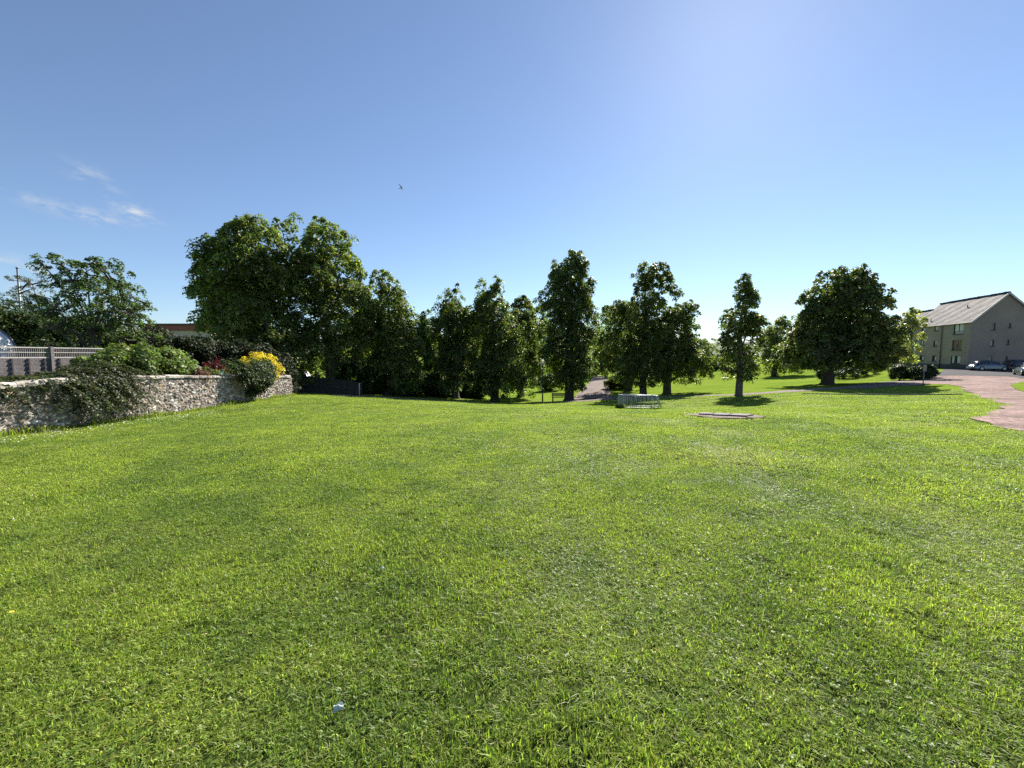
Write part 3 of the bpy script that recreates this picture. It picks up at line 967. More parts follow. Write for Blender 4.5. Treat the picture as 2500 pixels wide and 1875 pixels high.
def build_wall():
    d = (WALL_B - WALL_A); L = d.length; d.normalize()
    nrm_ = Vector((d.y, -d.x))                      # faces the lawn (+X)
    def P(x): 
        q = WALL_A + d * x; return q
    topf = lambda x: wall_top(P(x).y)
    botf = lambda x: hgt(*P(x)) - .12
    root = thing("garden_wall", "long rubble stone garden wall with flat coping stones along the lawn", "wall", (WALL_A.x, WALL_A.y, hgt(*WALL_A)))
    o = Vector(root.location)
    XX, ZZ, dep, c = rubble_face(L, topf, botf, 5)
    V = np.empty(XX.shape + (3,))
    V[..., 0] = WALL_A.x + d.x * XX + nrm_.x * dep - o.x
    V[..., 1] = WALL_A.y + d.y * XX + nrm_.y * dep - o.y
    V[..., 2] = ZZ - o.z
    nz, nxx = XX.shape
    front = V.reshape(-1, 3)
    # back face, plain: mirrored field .42 m behind
    Bk = V.copy(); Bk[..., 0] -= nrm_.x * .42 + 2 * nrm_.x * dep; Bk[..., 1] -= nrm_.y * .42 + 2 * nrm_.y * dep
    allv = np.concatenate([front, Bk.reshape(-1, 3)])
    i = (np.arange(nz - 1)[:, None] * nxx + np.arange(nxx - 1)[None, :]).ravel()
    q1 = np.stack([i, i + nxx, i + nxx + 1, i + 1], 1)[:, ::-1]
    m = nz * nxx
    q2 = q1[:, ::-1] + m
    tp = (nz - 1) * nxx + np.arange(nxx - 1)
    q3 = np.stack([tp, tp + 1, tp + 1 + m, tp + m], 1)
    en = np.arange(nz - 1) * nxx + nxx - 1
    q4 = np.stack([en, en + m, en + nxx + m, en + nxx], 1)
    st = np.arange(nz - 1) * nxx
    q5 = np.stack([st, st + nxx, st + nxx + m, st + m], 1)
    me = np_mesh("stonework", allv, np.concatenate([q1, q2, q3, q4, q5]), col=np.concatenate([c.reshape(-1, 3)] * 2))
    link("stonework", me, M['rubble'], root)
    # coping: rough flat slabs, some long, a few gone
    rng = np.random.default_rng(8)
    mb = MB(); cols = []
    x = 0.0
    while x < L - .2:
        w = rng.uniform(.45, 1.0); w = min(w, L - x)
        q = P(x + w / 2); z = topf(x + w / 2)
        th = rng.uniform(.09, .15)
        n0 = len(mb.V)
        Mx = Matrix.Rotation(math.atan2(d.y, d.x) + rng.normal(0, .025), 3, 'Z') @ Matrix.Rotation(rng.normal(0, .02) + math.atan2(topf(x) - topf(x + w), w), 3, 'Y')
        # subdivided slab with worn edges
        seg, dp = 6, 4
        VV, FF = [], []
        prof = [(-.27, -.02), (-.28, .6), (-.24, .97), (-.1, 1.04), (.1, 1.02), (.23, .95), (.27, .55), (.265, -.02)]
        for a in range(seg + 1):
            t = a / seg - .5
            sh = .93 if a in (0, seg) else 1.0
            for (yy, zz) in prof:
                VV.append(Mx @ Vector((t * (w - .02), yy * sh + rng.normal(0, .009), (zz - .02) * th * sh + rng.normal(0, .006))) + Vector((q.x - nrm_.x * .21 - o.x, q.y - nrm_.y * .21 - o.y, z - .005 - o.z)))
        k = len(prof)
        for a in range(seg):
            for b in range(k - 1):
                FF.append((a * k + b, (a + 1) * k + b, (a + 1) * k + b + 1, a * k + b + 1))
        FF.append(tuple(range(k))); FF.append(tuple(seg * k + b for b in range(k))[::-1])
        mb.add(VV, FF)
        cc = np.array((.40, .365, .33)) * rng.uniform(.65, 1.25)
        cols += [cc] * len(VV)
        x += w
    me = mesh_from("coping", mb.V, mb.Fc)
    ca = me.color_attributes.new("Col", 'FLOAT_COLOR', 'POINT')
    arr = np.ones((len(mb.V), 4), np.float32); arr[:, :3] = np.array(cols); ca.data.foreach_set("color", arr.ravel())
    link("coping", me, M['rubble'], root)
build_wall()

# stone wall continued beyond the lawn, the trees' shade darkened into its colour
M['shade_stone'] = plain("tree_shade_stone", (.055, .05, .044), .95, 0, .35, 5, .8)
def low_wall(name, label, P0, P1, h0, h1, th=.4):
    root = thing(name, label, "wall", (P0[0], P0[1], hgt(*P0)))
    o = Vector(root.location)
    mb = MB(); cp = MB()
    a, b = Vector(P0), Vector(P1)
    n = int((b - a).length / .55)
    for i in range(n):
        p, q = a.lerp(b, i / n), a.lerp(b, (i + 1) / n)
        c = (p + q) / 2; g = hgt(c.x, c.y); h = h0 + (h1 - h0) * i / n
        an = math.atan2((b - a).y, (b - a).x)
        for k in range(4):
            zz = g - .2 + (h + .2) * (k + .5) / 4
            mb.box((c.x - o.x, c.y - o.y, zz - o.z), ((q - p).length * random.uniform(.93, .99), th + random.uniform(-.05, .05), (h + .2) / 4 - .012), an)
        cp.box((c.x - o.x, c.y - o.y, g + h + .06 - o.z), ((q - p).length - .015, th + .12, random.uniform(.09, .13)), an + random.uniform(-.02, .02))
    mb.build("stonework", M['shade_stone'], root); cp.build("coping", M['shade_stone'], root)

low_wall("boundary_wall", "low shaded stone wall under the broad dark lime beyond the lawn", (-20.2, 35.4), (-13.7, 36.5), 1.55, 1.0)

# ------------------------------------------------------------------ panel fence with trellis
M['fence_wood'] = plain("grey_fence_board", (.185, .165, .165), .85, 0, .25, 5, .5)
M['fence_dark'] = plain("dark_fence_batten", (.045, .035, .045), .8, 0, .2, 8, .3)
M['trellis'] = plain("pale_trellis_wood", (.55, .53, .49), .7, 0, .12, 8, .2)
def build_fence():
    A, B = Vector((-17.65, 3.975)), Vector((-16.6, 16.4))
    d = (B - A); L = d.length; d.normalize(); an = math.atan2(d.y, d.x); nn = Vector((d.y, -d.x))
    zt0 = EYE - .09                                     # top of the boards
    zb = hgt(-17, 13) - .1
    H = zt0 - zb
    npan = 7; pw_ = L / npan
    for k in range(npan):
        lab = ["grey lapped fence panel at the near end, outside the picture edge", "second grey lapped fence panel outside the picture edge", "third grey lapped fence panel outside the picture edge", "grey lapped board fence panel with pale trellis on top at the picture edge", "grey lapped fence panel with trellis next to the edge one",
               "grey lapped fence panel with trellis half behind the bush", "grey lapped fence panel with trellis behind the green shrub"][k]
        s0 = A + d * (k * pw_)
        root = thing("fence_panel", lab, "fence panel", (s0.x, s0.y, zb), 0, "fence panels behind the garden wall")
        bd, bt, tr, po = MB(), MB(), MB(), MB()
        nb = 13
        for i in range(nb):                             # lapped boards
            c = s0 + d * (pw_ / 2)
            z = H * (i + .5) / nb
            Mx = Matrix.Rotation(an, 3, 'Z') @ Matrix.Rotation(R(7 + random.uniform(-1, 1)), 3, 'X')
            bd.box((c.x - s0.x, c.y - s0.y, z), (pw_ - .05, .014, H / nb + .025), M=Mx)
        for j in range(4):
            c = s0 + d * (pw_ * (j + .5) / 4) + nn * .035
            bt.box((c.x - s0.x, c.y - s0.y, H / 2), (.045, .03, H - .02), an)
        c = s0 + nn * .02
        po.box((c.x - s0.x, c.y - s0.y, H / 2 + .2), (.09, .09, H + .42), an)
        # trellis: rails and uprights
        c = s0 + d * (pw_ / 2)
        for z in (.02, .2, .37):
            tr.box((c.x - s0.x, c.y - s0.y, H + z), (pw_ - .1, .035, .035 if z != .2 else .022), an)
        tb = MB()
        for j in range(31):
            cc = s0 + d * (.05 + (pw_ - .1) * j / 30)
            tb.box((cc.x - s0.x, cc.y - s0.y, H + .195), (.02, .016, .33), an)
        bd.build("boards", M['fence_wood'], root); bt.build("battens", M['fence_dark'], root)
        po.build("post", M['fence_wood'], root); t_ = tr.build("trellis", M['trellis'], root); tb.build("spindles", M['fence_wood'], t_)
build_fence()

# ------------------------------------------------------------------ garden plants behind the wall
def G(px, d, z=None):
    p = gpos(px, d)
    if z is not None: p.z = z
    return p
SHR = (.055, .085, .02)
# big leafy shrub bulging above the wall
shrub("leafy_shrub", "broad leafy green shrub mounded over the wall beside the fence", (-14.85, 16.0, -.4), (1.7, 2.55, 1.24), 300, 230, 110, .10, (.12, .165, .045), (.22, .42), 'leaf_soft', width=.42, stems=12)
shrub("rose_bush", "pinkish green rose bush at the end of the leafy mound", (-14.1, 18.3, -.35), (.7, 1.0, .75), 301, 60, 80, .08, (.10, .115, .045), (.15, .3))
shrub("rose_bush", "rusty pink young shoots hanging over the wall top", (-13.35, 17.2, .15), (.4, .55, .42), 302, 26, 60, .07, (.16, .075, .06), (.12, .22))
# golden shrub with the dark shrub drooping in front of it
shrub("golden_privet", "bright yellow shrub domed over the far end of the wall", (-13.75, 21.9, -.6), (1.2, 1.4, 1.22), 303, 120, 95, .075, (.66, .54, .05), (.18, .36), 'leaf_bright', width=.4, up=.7)
shrub("grey_green_shrub", "grey green shrub left of the yellow one behind the coping", (-14.6, 20.0, -.7), (.9, 1.3, .85), 304, 70, 80, .075, (.085, .105, .05), (.16, .3))
shrub("brown_twiggy_shrub", "brownish twiggy shrub poking out right of the yellow one", (-13.75, 23.6, -.65), (.45, .75, .72), 305, 30, 45, .07, (.085, .055, .04), (.14, .26), stems=18)
# dark climber hanging down the wall face
def drape(name, label, y0, y1, ztop, seed, n, leaf, col, out=.5, hang=1.3, cat="climber"):
    rng = np.random.default_rng(seed)
    root = thing(name, label, cat, (-13.2, (y0 + y1) / 2, ztop))
    yc, yw = (y0 + y1) / 2, (y1 - y0) / 2
    C = []
    while len(C) < n:
        t = rng.random() ** .8                           # 0 at the top, 1 at the tip
        y = rng.uniform(-1, 1)
        if abs(y) > (1 - t ** 1.6 * .72): continue
        x = out * math.sin(math.pi * min(1, .18 + t * .75)) * (1 - .5 * y * y) * rng.uniform(.45, 1)
        C.append((x + .12 - .35 * (1 - t) ** 3, y * yw + t * .25, .68 - t * (hang + .43)))
    C = np.array(C)
    outv = unit(np.stack([np.ones(n), C[:, 1] * .4, .25 + 0 * C[:, 0]], 1))
    link("foliage", clump_leaves(C, rng.uniform(.14, .28, n), 80, rng, leaf, col, .4, .35, .4, .85, .6, outward=outv), M['leaf_soft'], root)
    mb = MB()
    for k in range(1):
        e = Vector(C[k])
        mb.tube([Vector((-.5, 0, -.9)), Vector((.05, e.y * .7, .3)), e], [.02, .015, .006], 5, False)
    mb.build("stem", M['twig'], root, True)
drape("drooping_shrub", "dark green shrub spilling down the wall face below the yellow one", 18.3, 21.7, EYE - .92, 306, 170, .07, (.042, .062, .022), .75, 1.25, "shrub")

# cotoneaster-like arching sprays over the wall
def sprays(name, label, seed):
    rng = np.random.default_rng(seed)
    root = thing(name, label, "shrub", (-13.6, 12.2, 0.0))
    o = np.array(root.location)
    P, N, T, S = [], [], [], []
    tw = MB()
    for k in range(600):
        y0 = rng.uniform(9.4, 13.1)
        x0 = rng.uniform(-14.3, -13.0)
        z0 = EYE - .72 + rng.uniform(-.08, .1) + .5 * rng.random() * math.exp(-((y0 - 13.3) / 1.3) ** 2)
        a = rng.normal(.75, .45)                            # heading: over the wall, swept along it
        L = rng.uniform(.7, 1.9) * (1 if y0 > 10.6 else .7)
        dirx, diry = math.cos(a), math.sin(a)
        lift = rng.uniform(.02, .28)
        n = int(L / .03)
        t = np.linspace(0, 1, n)
        curve = np.stack([x0 + dirx * L * t * .8, y0 + diry * L * t, z0 + lift * t * 1.3 - (lift + rng.uniform(.3, 1.0)) * t ** 2 * min(L, 1.4) * (1.0 if y0 > 11 else .7)], 1)
        curve[:, 0] = np.minimum(curve[:, 0], -12.0 + .1 * rng.random())
        tang = np.gradient(curve, axis=0); tang = unit(tang)
        side = unit(np.cross(tang, np.tile([0, 0, 1.0], (n, 1))))
        for sgn in (-1, 1):
            off = side * sgn * rng.uniform(.015, .06, (n, 1)) + rng.normal(0, .015, (n, 3))
            P.append(curve + off); N.append(np.cross(side, tang) + rng.normal(0, .5, (n, 3)))
            T.append(side * sgn + tang * .7 + rng.normal(0, .3, (n, 3))); S.append(rng.uniform(.04, .08, n))
        if k % 3 == 0:
            q = curve[::max(1, n // 6)] - o
            tw.tube([Vector(v) for v in q], np.linspace(.012, .004, len(q)), 4, False)
    P = np.concatenate(P) - o; N = np.concatenate(N); T = np.concatenate(T); S = np.concatenate(S)
    N[:, 2] = np.abs(N[:, 2])
    col = leaf_colors(len(P), (.048, .060, .026), rng)
    link("foliage", leaf_mesh("foliage", P, N, T, S, .42, col), M['leaf_soft'], root)
    tw.build("stem", M['twig'], root, True)
sprays("arching_shrub", "dark arching shrub of feathery sprays draped over the stone wall", 310)

# red acer
def acer():
    rng = np.random.default_rng(311)
    root = thing("red_acer", "small dark red feathery maple above the coping", "shrub", (-15.0, 20.3, hgt(-15, 20.3)))
    zb = EYE - .93 - root.location.z - .25
    P, N, T, S = [], [], [], []
    mb = MB()
    for k in range(120):
        a = rng.uniform(0, 6.28); el = rng.uniform(.25, 1.45); L = rng.uniform(.35, .85)
        dv = Vector((math.cos(a) * math.cos(el), math.sin(a) * math.cos(el), math.sin(el)))
        b = Vector((0, 0, zb + rng.uniform(0, .3)))
        e = b + dv * L
        if k % 4 == 0: mb.tube([Vector((0, 0, -.2)), b, b.lerp(e, .6), e], [.025, .015, .008, .004], 5, False)
        n = 36
        t = rng.uniform(.25, 1.05, n)
        P.append(np.array(b)[None] + np.array(e - b)[None] * t[:, None] + rng.normal(0, .05, (n, 3)))
        N.append(rng.normal(0, 1, (n, 3)) + [0, 0, .5]); T.append(np.tile(np.array(dv), (n, 1)) + rng.normal(0, .5, (n, 3))); S.append(rng.uniform(.05, .11, n))
    col = leaf_colors(120 * 36, (.11, .018, .03), rng)
    link("foliage", leaf_mesh("foliage", np.concatenate(P), np.concatenate(N), np.concatenate(T), np.concatenate(S), .2, col), M['leaf_soft'], root)
    mb.build("stem", M['twig'], root, True)
acer()

# bird feeding pole with two hooks, stone lantern table beside it
M['iron'] = plain("dark_iron", (.06, .065, .07), .5, .6, .2, 8)
M['lantern'] = plain("weathered_lantern_stone", (.22, .22, .21), .85, 0, .25, 6, .4)
def feeder():
    g = Vector((-15.6, 18.5, hgt(-15.6, 18.5)))
    root = thing("bird_feeder_pole", "dark iron garden pole with two curved bird feeder hooks", "bird feeder", g)
    H = at(452, 862, 18.5).z - g.z
    mb = MB(); mb.tube([(0, 0, -.2), (0, 0, H)], .014, 8); mb.build("pole", M['iron'], root, True)
    for s in (-1, 1):
        h = MB()
        h.tube([Vector((s * .26 * math.sin(t) * 1.0, s * .1 * math.sin(t), H - .08 + .26 * (1 - math.cos(t)) * .55)) if t < 2.2 else Vector((s * .28, s * .1, H + .08 - (t - 2.2) * .2)) for t in np.linspace(0, 3.0, 12)], .01, 6)
        h.build("hook", M['iron'], root, True)
    root2 = thing("garden_lantern", "small grey garden lantern with a flared roof beside the red maple", "lantern", (-15.2, 19.2, hgt(-15.2, 19.2)))
    zt = at(466, 893, 19.2).z - root2.location.z
    def lathe(prof, name):
        mb = MB(); V, Fc = [], []
        n = 14
        for r, z in prof:
            for k in range(n): V.append((r * math.cos(6.2832 * k / n), r * math.sin(6.2832 * k / n), z))
        for i in range(len(prof) - 1):
            for k in range(n): Fc.append((i * n + k, i * n + (k + 1) % n, (i + 1) * n + (k + 1) % n, (i + 1) * n + k))
        Fc.append(tuple(range(n))[::-1]); Fc.append(tuple((len(prof) - 1) * n + k for k in range(n)))
        mb.add(V, Fc); mb.build(name, M['lantern'], root2)
    lathe([(.16, -.1), (.13, .1), (.08, .2), (.08, zt - .32), (.17, zt - .28)], "base")
    lathe([(.11, zt - .279), (.12, zt - .1)], "lantern_body")
    lathe([(.30, zt - .1), (.27, zt - .06), (.1, zt + .05), (.03, zt + .1), (.045, zt + .13), (.02, zt + .17)], "lantern_roof")
feeder()
# blue plant tub glimpsed over the coping
M['blue_pot'] = plain("blue_glaze", (.05, .17, .28), .25, 0, .2, 6)
def pot():
    x, y = -14.35, 19.35
    root = thing("plant_tub", "blue tub glimpsed among the grey green leaves over the coping", "plant pot", (x, y, hgt(x, y)))
    zt = at(535, 908, 19.4).z - root.location.z
    mb = MB(); n = 16
    prof = [(.2, 0), (.25, zt * .4), (.3, zt - .06), (.34, zt - .05), (.34, zt), (.30, zt), (.27, zt - .08)]
    V = [(r * math.cos(6.2832 * k / n), r * math.sin(6.2832 * k / n), z) for r, z in prof for k in range(n)]
    Fc = [(i * n + k, i * n + (k + 1) % n, (i + 1) * n + (k + 1) % n, (i + 1) * n + k) for i in range(len(prof) - 1) for k in range(n)]
    Fc.append(tuple((len(prof) - 1) * n + k for k in range(n)))
    mb.add(V, Fc); mb.build("tub", M['blue_pot'], root)
    me = clump_leaves(np.array([[0, 0, zt + .02], [.12, .05, zt], [-.12, -.05, zt]]), np.array([.16, .13, .13]), 40, np.random.default_rng(3), .06, (.07, .1, .03))
    link("plant", me, M['leaf_soft'], root)
pot()

# elder/rowan like open tree by the fence
tree("rowan_tree", "open multi-stemmed bushy tree with upright sprays above the fence", 245, 880, 17.5,
     [(648, 235, 262), (668, 160, 300), (700, 130, 345), (740, 125, 360), (780, 150, 366), (820, 165, 350), (850, 180, 330), (880, 220, 290)], 320,
     210, 62, .12, (.055, .085, .028), .12, (.22, .48), .9, .1, None, bias=.55, nl=26, ntw=120, lump=.45, mat='leaf_soft', trunk_mat='bark_grey', width=.24, up=.3, trunk_top=.5)
# dark clipped-looking conifer hedge, one plant after another
def hedge_plant(name, label, x, y, w, h, seed, col=(.03, .05, .014), leaf=.16, cat="hedge", group=None, top=.35, n=170, per=95):
    rng = np.random.default_rng(seed)
    root = thing(name, label, cat, (x, y, hgt(x, y)), 0, group)
    C = np.stack([rng.uniform(-1, 1, n), rng.uniform(-1, 1, n), rng.random(n) ** .8], 1)
    s = rng.random(n) < .75
    ax = rng.integers(0, 2, n)
    for i in range(n):
        if s[i]: C[i, ax[i]] = np.sign(C[i, ax[i]]) * rng.uniform(.8, 1)
    taper = 1 - top * C[:, 2] ** 2.5
    C[:, 0] *= w / 2 * taper; C[:, 1] *= w / 2 * taper; C[:, 2] = .2 + C[:, 2] * (h - .5) + rng.normal(0, .1, n)
    outv = unit(np.stack([C[:, 0], C[:, 1], .3 * C[:, 2]], 1))
    link("foliage", clump_leaves(C, rng.uniform(.35, .6, n), per, rng, leaf, col, .22, .1, .3, 1.0, .7, outward=outv), M['needle'], root)
    mb = MB(); mb.tube([(0, 0, -.3), (.05, 0, h * .5), (0, .03, h * .85)], [.13, .09, .02], 8)
    for k in range(10):
        e = Vector(C[k]); mb.tube([(0, 0, e.z * .6), e], [.03, .008], 5, False)
    mb.build("trunk", M['bark'], root, True)
GH = "conifer hedge plants behind the panel fence"
for i, (px, d, top, w) in enumerate([(-75, 19, 712, 2.8), (25, 20, 745, 2.8), (95, 20.6, 752, 2.7), (155, 21.4, 758, 2.6), (225, 22.5, 770, 2.5)]):
    p = gpos(px, d)
    h = at(px, top, d).z - p.z - .35
    hedge_plant("conifer_hedge_plant", ["tall dark conifer at the outer end of the hedge by the picture edge", "dark conifer of the hedge above the white roof", "dark conifer of the hedge below the feathery larch",
                "dark conifer of the hedge touching the open bushy tree", "dark conifer of the hedge mostly behind the open bushy tree"][i], p.x, p.y, w, h, 330 + i, group=GH, col=(.034, .055, .014))
# feathery larch and the tall pole
tree("larch_tree", "thin feathery conifer rising above the dark hedge beside the flagpole", 100, 880, 24,
     [(690, 98, 104), (705, 80, 125), (725, 60, 135), (750, 45, 145), (790, 40, 150), (850, 50, 150)], 340, 150, 60, .12, (.075, .09, .05), .14, (.25, .5), 1, .0, None, bias=.6, nl=24, ntw=90, lump=.4, mat='needle', width=.12, trunk_mat='bark_grey')
M['pole_metal'] = plain("grey_pole", (.16, .165, .17), .4, .7, .1, 5)
def tall_pole():
    p = gpos(63, 27)
    root = thing("flagpole", "thin grey flagpole standing up behind the feathery conifer", "pole", p)
    h = at(63, 655, 27).z - p.z
    mb = MB(); mb.tube([(0, 0, -.2), (0, 0, h)], [.07, .045], 10); mb.build("shaft", M['pole_metal'], root, True)
    mb = MB(); mb.tube([(0, 0, h), (0, 0, h + .03), (0, 0, h + .07)], [.09, .1, .03], 10); mb.build("cap", M['pole_metal'], root, True)
tall_pole()

# white domed roof behind the fence
M['white_roof'] = plain("white_sheet", (.78, .79, .8), .35, 0, .04, 3)
def dome_roof():
    p = gpos(-190, 14.3)
    root = thing("white_garden_shelter", "white arched shelter roof peeping over the trellis at the picture edge", "shelter", p)
    zt = at(-62, 797, 15.9).z - p.z
    zb = at(-62, 842, 15.9).z - p.z - .5
    V, Fc = [], []
    n, m = 18, 10
    for i in range(n + 1):
        a = math.pi * i / n
        for j in range(m + 1):
            V.append((math.cos(a) * 1.45, -1.6 + 3.2 * j / m, zb + math.sin(a) ** .8 * (zt - zb)))
    for i in range(n):
        for j in range(m): Fc.append((i * (m + 1) + j, (i + 1) * (m + 1) + j, (i + 1) * (m + 1) + j + 1, i * (m + 1) + j + 1))
    # end sheets
    for j in (0, m): 
        Fc.append(tuple(i * (m + 1) + j for i in range(n + 1)) if j else tuple(i * (m + 1) + j for i in range(n + 1))[::-1])
    link("roof_sheet", mesh_from("roof_sheet", V, Fc, False), M['white_roof'], root)
    mb = MB()
    for j in (0, .5, 1):
        mb = MB()
        mb.tube([Vector((math.cos(math.pi * i / n) * 1.475, -1.61 + 3.22 * j, zb + math.sin(math.pi * i / n) ** .8 * (zt - zb + .025))) for i in range(n + 1)], .03, 6)
        mb.build("hoop", M['pole_metal'], root, True)
    for sx in (-1.42, 1.42):
        for sy in (-1.55, 1.55):
            mb = MB(); mb.box((sx, sy, zb / 2), (.08, .08, zb)); mb.build("post", M['pole_metal'], root)
dome_roof()

# long low house with a red fascia behind
M['red_fascia'] = plain("red_fascia", (.22, .06, .05), .7, 0, .2, 2)
M['pale_harl'] = plain("pale_render", (.42, .36, .34), .9, 0, .1, 3, .3)
M['dark_roof'] = plain("dark_roof_felt", (.05, .045, .045), .8, 0, .2, 4)
M['glass'] = None
def glass_mat(name, col, rough=.06):
    m, n, l, p = new_mat(name)
    p.inputs["Base Color"].default_value = col + (1,)
    p.inputs["Roughness"].default_value = rough
    p.inputs["Specular IOR Level"].default_value = .8
    return m
M['glass'] = glass_mat("window_glass", (.02, .023, .027))
def red_house():
    d = 52
    p = gpos(420, d)
    root = thing("flat_roofed_house", "long low house with a dark roof edge over a red fascia, behind the garden", "house", p)
    ztop = at(420, 790, d).z - p.z
    x0, x1 = (355 - 420) / F * d, (520 - 420) / F * d
    mb = MB(); mb.box(((x0 + x1) / 2, 3.5, (ztop - .9) / 2), (x1 - x0, 7, ztop - .9)); mb.build("wall", M['pale_harl'], root)
    mb = MB(); mb.box(((x0 + x1) / 2, 3.4, ztop - .55), (x1 - x0 + .3, 7.3, .66)); mb.build("fascia", M['red_fascia'], root)
    mb = MB(); mb.box(((x0 + x1) / 2, 3.4, ztop - .12), (x1 - x0 + .6, 7.6, .2)); mb.build("roof", M['dark_roof'], root)
    for i in range(3):
        cx = x0 + (x1 - x0) * (i + .5) / 3
        w = MB(); w.box((cx, -.03, ztop - 2.1), (1.4, .08, 1.2)); f = w.build("window", M['trellis'], root)
        g = MB(); g.box((cx, -.08, ztop - 2.1), (1.25, .03, 1.05)); g.build("pane", M['glass'], f)
red_house()
# dark shrubs massed behind the wall and under the first lime
GEV = "dark evergreen shrubs behind the garden wall"
for i, (px, d, w, top) in enumerate([(690, 47, 4.5, 850), (770, 50, 4.5, 860), (845, 52, 4.5, 870), (395, 24, 2.6, 815), (450, 25, 2.5, 820), (500, 26, 2.4, 845), (555, 27, 2.4, 835), (610, 28, 2.4, 840), (665, 29, 2.2, 862), (350, 23, 2.2, 800)]):
    p = gpos(px, d); h = at(px, top, d).z - p.z
    hedge_plant("evergreen_shrub", ["dark evergreen shrub behind the white van", "dark evergreen shrub just right of the white van", "dark evergreen shrub behind the end of the shaded low wall", "dark evergreen shrub below the red fascia", "dark evergreen shrub behind the feeder hooks", "dark evergreen shrub behind the red maple", "dark evergreen shrub behind the grey green one",
                                    "dark evergreen shrub behind the yellow dome", "dark evergreen shrub behind the end of the wall", "dark evergreen shrub at the foot of the open bushy tree"][i],
                p.x, p.y, w, h, 350 + i, (.022, .032, .014), .15, "shrub", GEV, .3, 120, 85)
# white camper roof glimpsed beyond the shaded wall
M['white_paint'] = plain("white_paint", (.7, .72, .74), .3, 0, .05, 3)

# ------------------------------------------------------------------ block of flats
def harl(name, col):
    m, n, l, p = new_mat(name)
    tc = n.new("ShaderNodeTexCoord")
    z = n.new("ShaderNodeTexNoise"); z.inputs["Scale"].default_value = .5; z.inputs["Detail"].default_value = 8; z.inputs["Roughness"].default_value = .7
    l.new(tc.outputs["Object"], z.inputs["Vector"])
    cr = n.new("ShaderNodeValToRGB"); cr.color_ramp.elements[0].position = .3; cr.color_ramp.elements[1].position = .7
    cr.color_ramp.elements[0].color = tuple(c * .82 for c in col) + (1,); cr.color_ramp.elements[1].color = tuple(c * 1.1 for c in col) + (1,)
    l.new(z.outputs["Fac"], cr.inputs[0]); l.new(cr.outputs[0], p.inputs["Base Color"])
    z2 = n.new("ShaderNodeTexNoise"); z2.inputs["Scale"].default_value = 14; z2.inputs["Detail"].default_value = 3
    l.new(tc.outputs["Object"], z2.inputs["Vector"])
    b = n.new("ShaderNodeBump"); b.inputs["Strength"].default_value = .5; b.inputs["Distance"].default_value = .03
    l.new(z2.outputs["Fac"], b.inputs["Height"]); l.new(b.outputs[0], p.inputs["Normal"])
    p.inputs["Roughness"].default_value = .95
    return m
M['harl'] = harl("grey_harling", (.285, .24, .21))
def slate():
    m, n, l, p = new_mat("roof_slates")
    uv = n.new("ShaderNodeUVMap")
    br = n.new("ShaderNodeTexBrick")
    br.inputs["Scale"].default_value = 1.0
    br.inputs["Brick Width"].default_value = .36; br.inputs["Row Height"].default_value = .26; br.inputs["Mortar Size"].default_value = .012
    br.inputs["Color1"].default_value = (.075, .07, .074, 1); br.inputs["Color2"].default_value = (.17, .16, .163, 1); br.inputs["Mortar"].default_value = (.04, .04, .04, 1)
    l.new(uv.outputs[0], br.inputs["Vector"])
    z = n.new("ShaderNodeTexNoise"); z.inputs["Scale"].default_value = .8; z.inputs["Detail"].default_value = 9; z.inputs["Roughness"].default_value = .8
    l.new(uv.outputs[0], z.inputs["Vector"])
    mr = n.new("ShaderNodeMapRange"); mr.inputs["From Min"].default_value = .35; mr.inputs["From Max"].default_value = .65; mr.inputs["To Min"].default_value = .35; mr.inputs["To Max"].default_value = 1.9
    l.new(z.outputs["Fac"], mr.inputs["Value"])
    mu = n.new("ShaderNodeVectorMath"); mu.operation = 'SCALE'
    l.new(br.outputs["Color"], mu.inputs[0]); l.new(mr.outputs[0], mu.inputs["Scale"]); l.new(mu.outputs[0], p.inputs["Base Color"])
    p.inputs["Roughness"].default_value = .75; p.inputs["Specular IOR Level"].default_value = .12
    b = n.new("ShaderNodeBump"); b.inputs["Strength"].default_value = .9; b.inputs["Distance"].default_value = .03
    ad = n.new("ShaderNodeMath"); ad.operation = 'ADD'; l.new(br.outputs["Fac"], ad.inputs[0]); l.new(z.outputs["Fac"], ad.inputs[1])
    l.new(ad.outputs[0], b.inputs["Height"]); l.new(b.outputs[0], p.inputs["Normal"])
    return m
M['slate'] = slate()
M['plinth'] = plain("dark_plinth", (.07, .068, .068), .9, 0, .2, 2, .3)
M['frame_dark'] = plain("dark_window_frame", (.045, .035, .035), .5, 0, .1, 5)
M['frame_pale'] = plain("pale_window_frame", (.55, .54, .52), .5, 0, .08, 5)
M['verge'] = plain("pale_verge_board", (.5, .49, .47), .6, 0, .1, 2)
M['curtain'] = plain("net_curtain", (.55, .55, .53), .9, 0, .1, 9)
M['brown_curtain'] = plain("brown_blind", (.20, .12, .06), .9, 0, .15, 9)

def plane_hit(px, py, P0, n_):
    u, t = ray(px, py)
    d = Vector((u, 1, t)); o = Vector((0, 0, EYE))
    k = (P0 - o).dot(n_) / d.dot(n_)
    return o + d * k

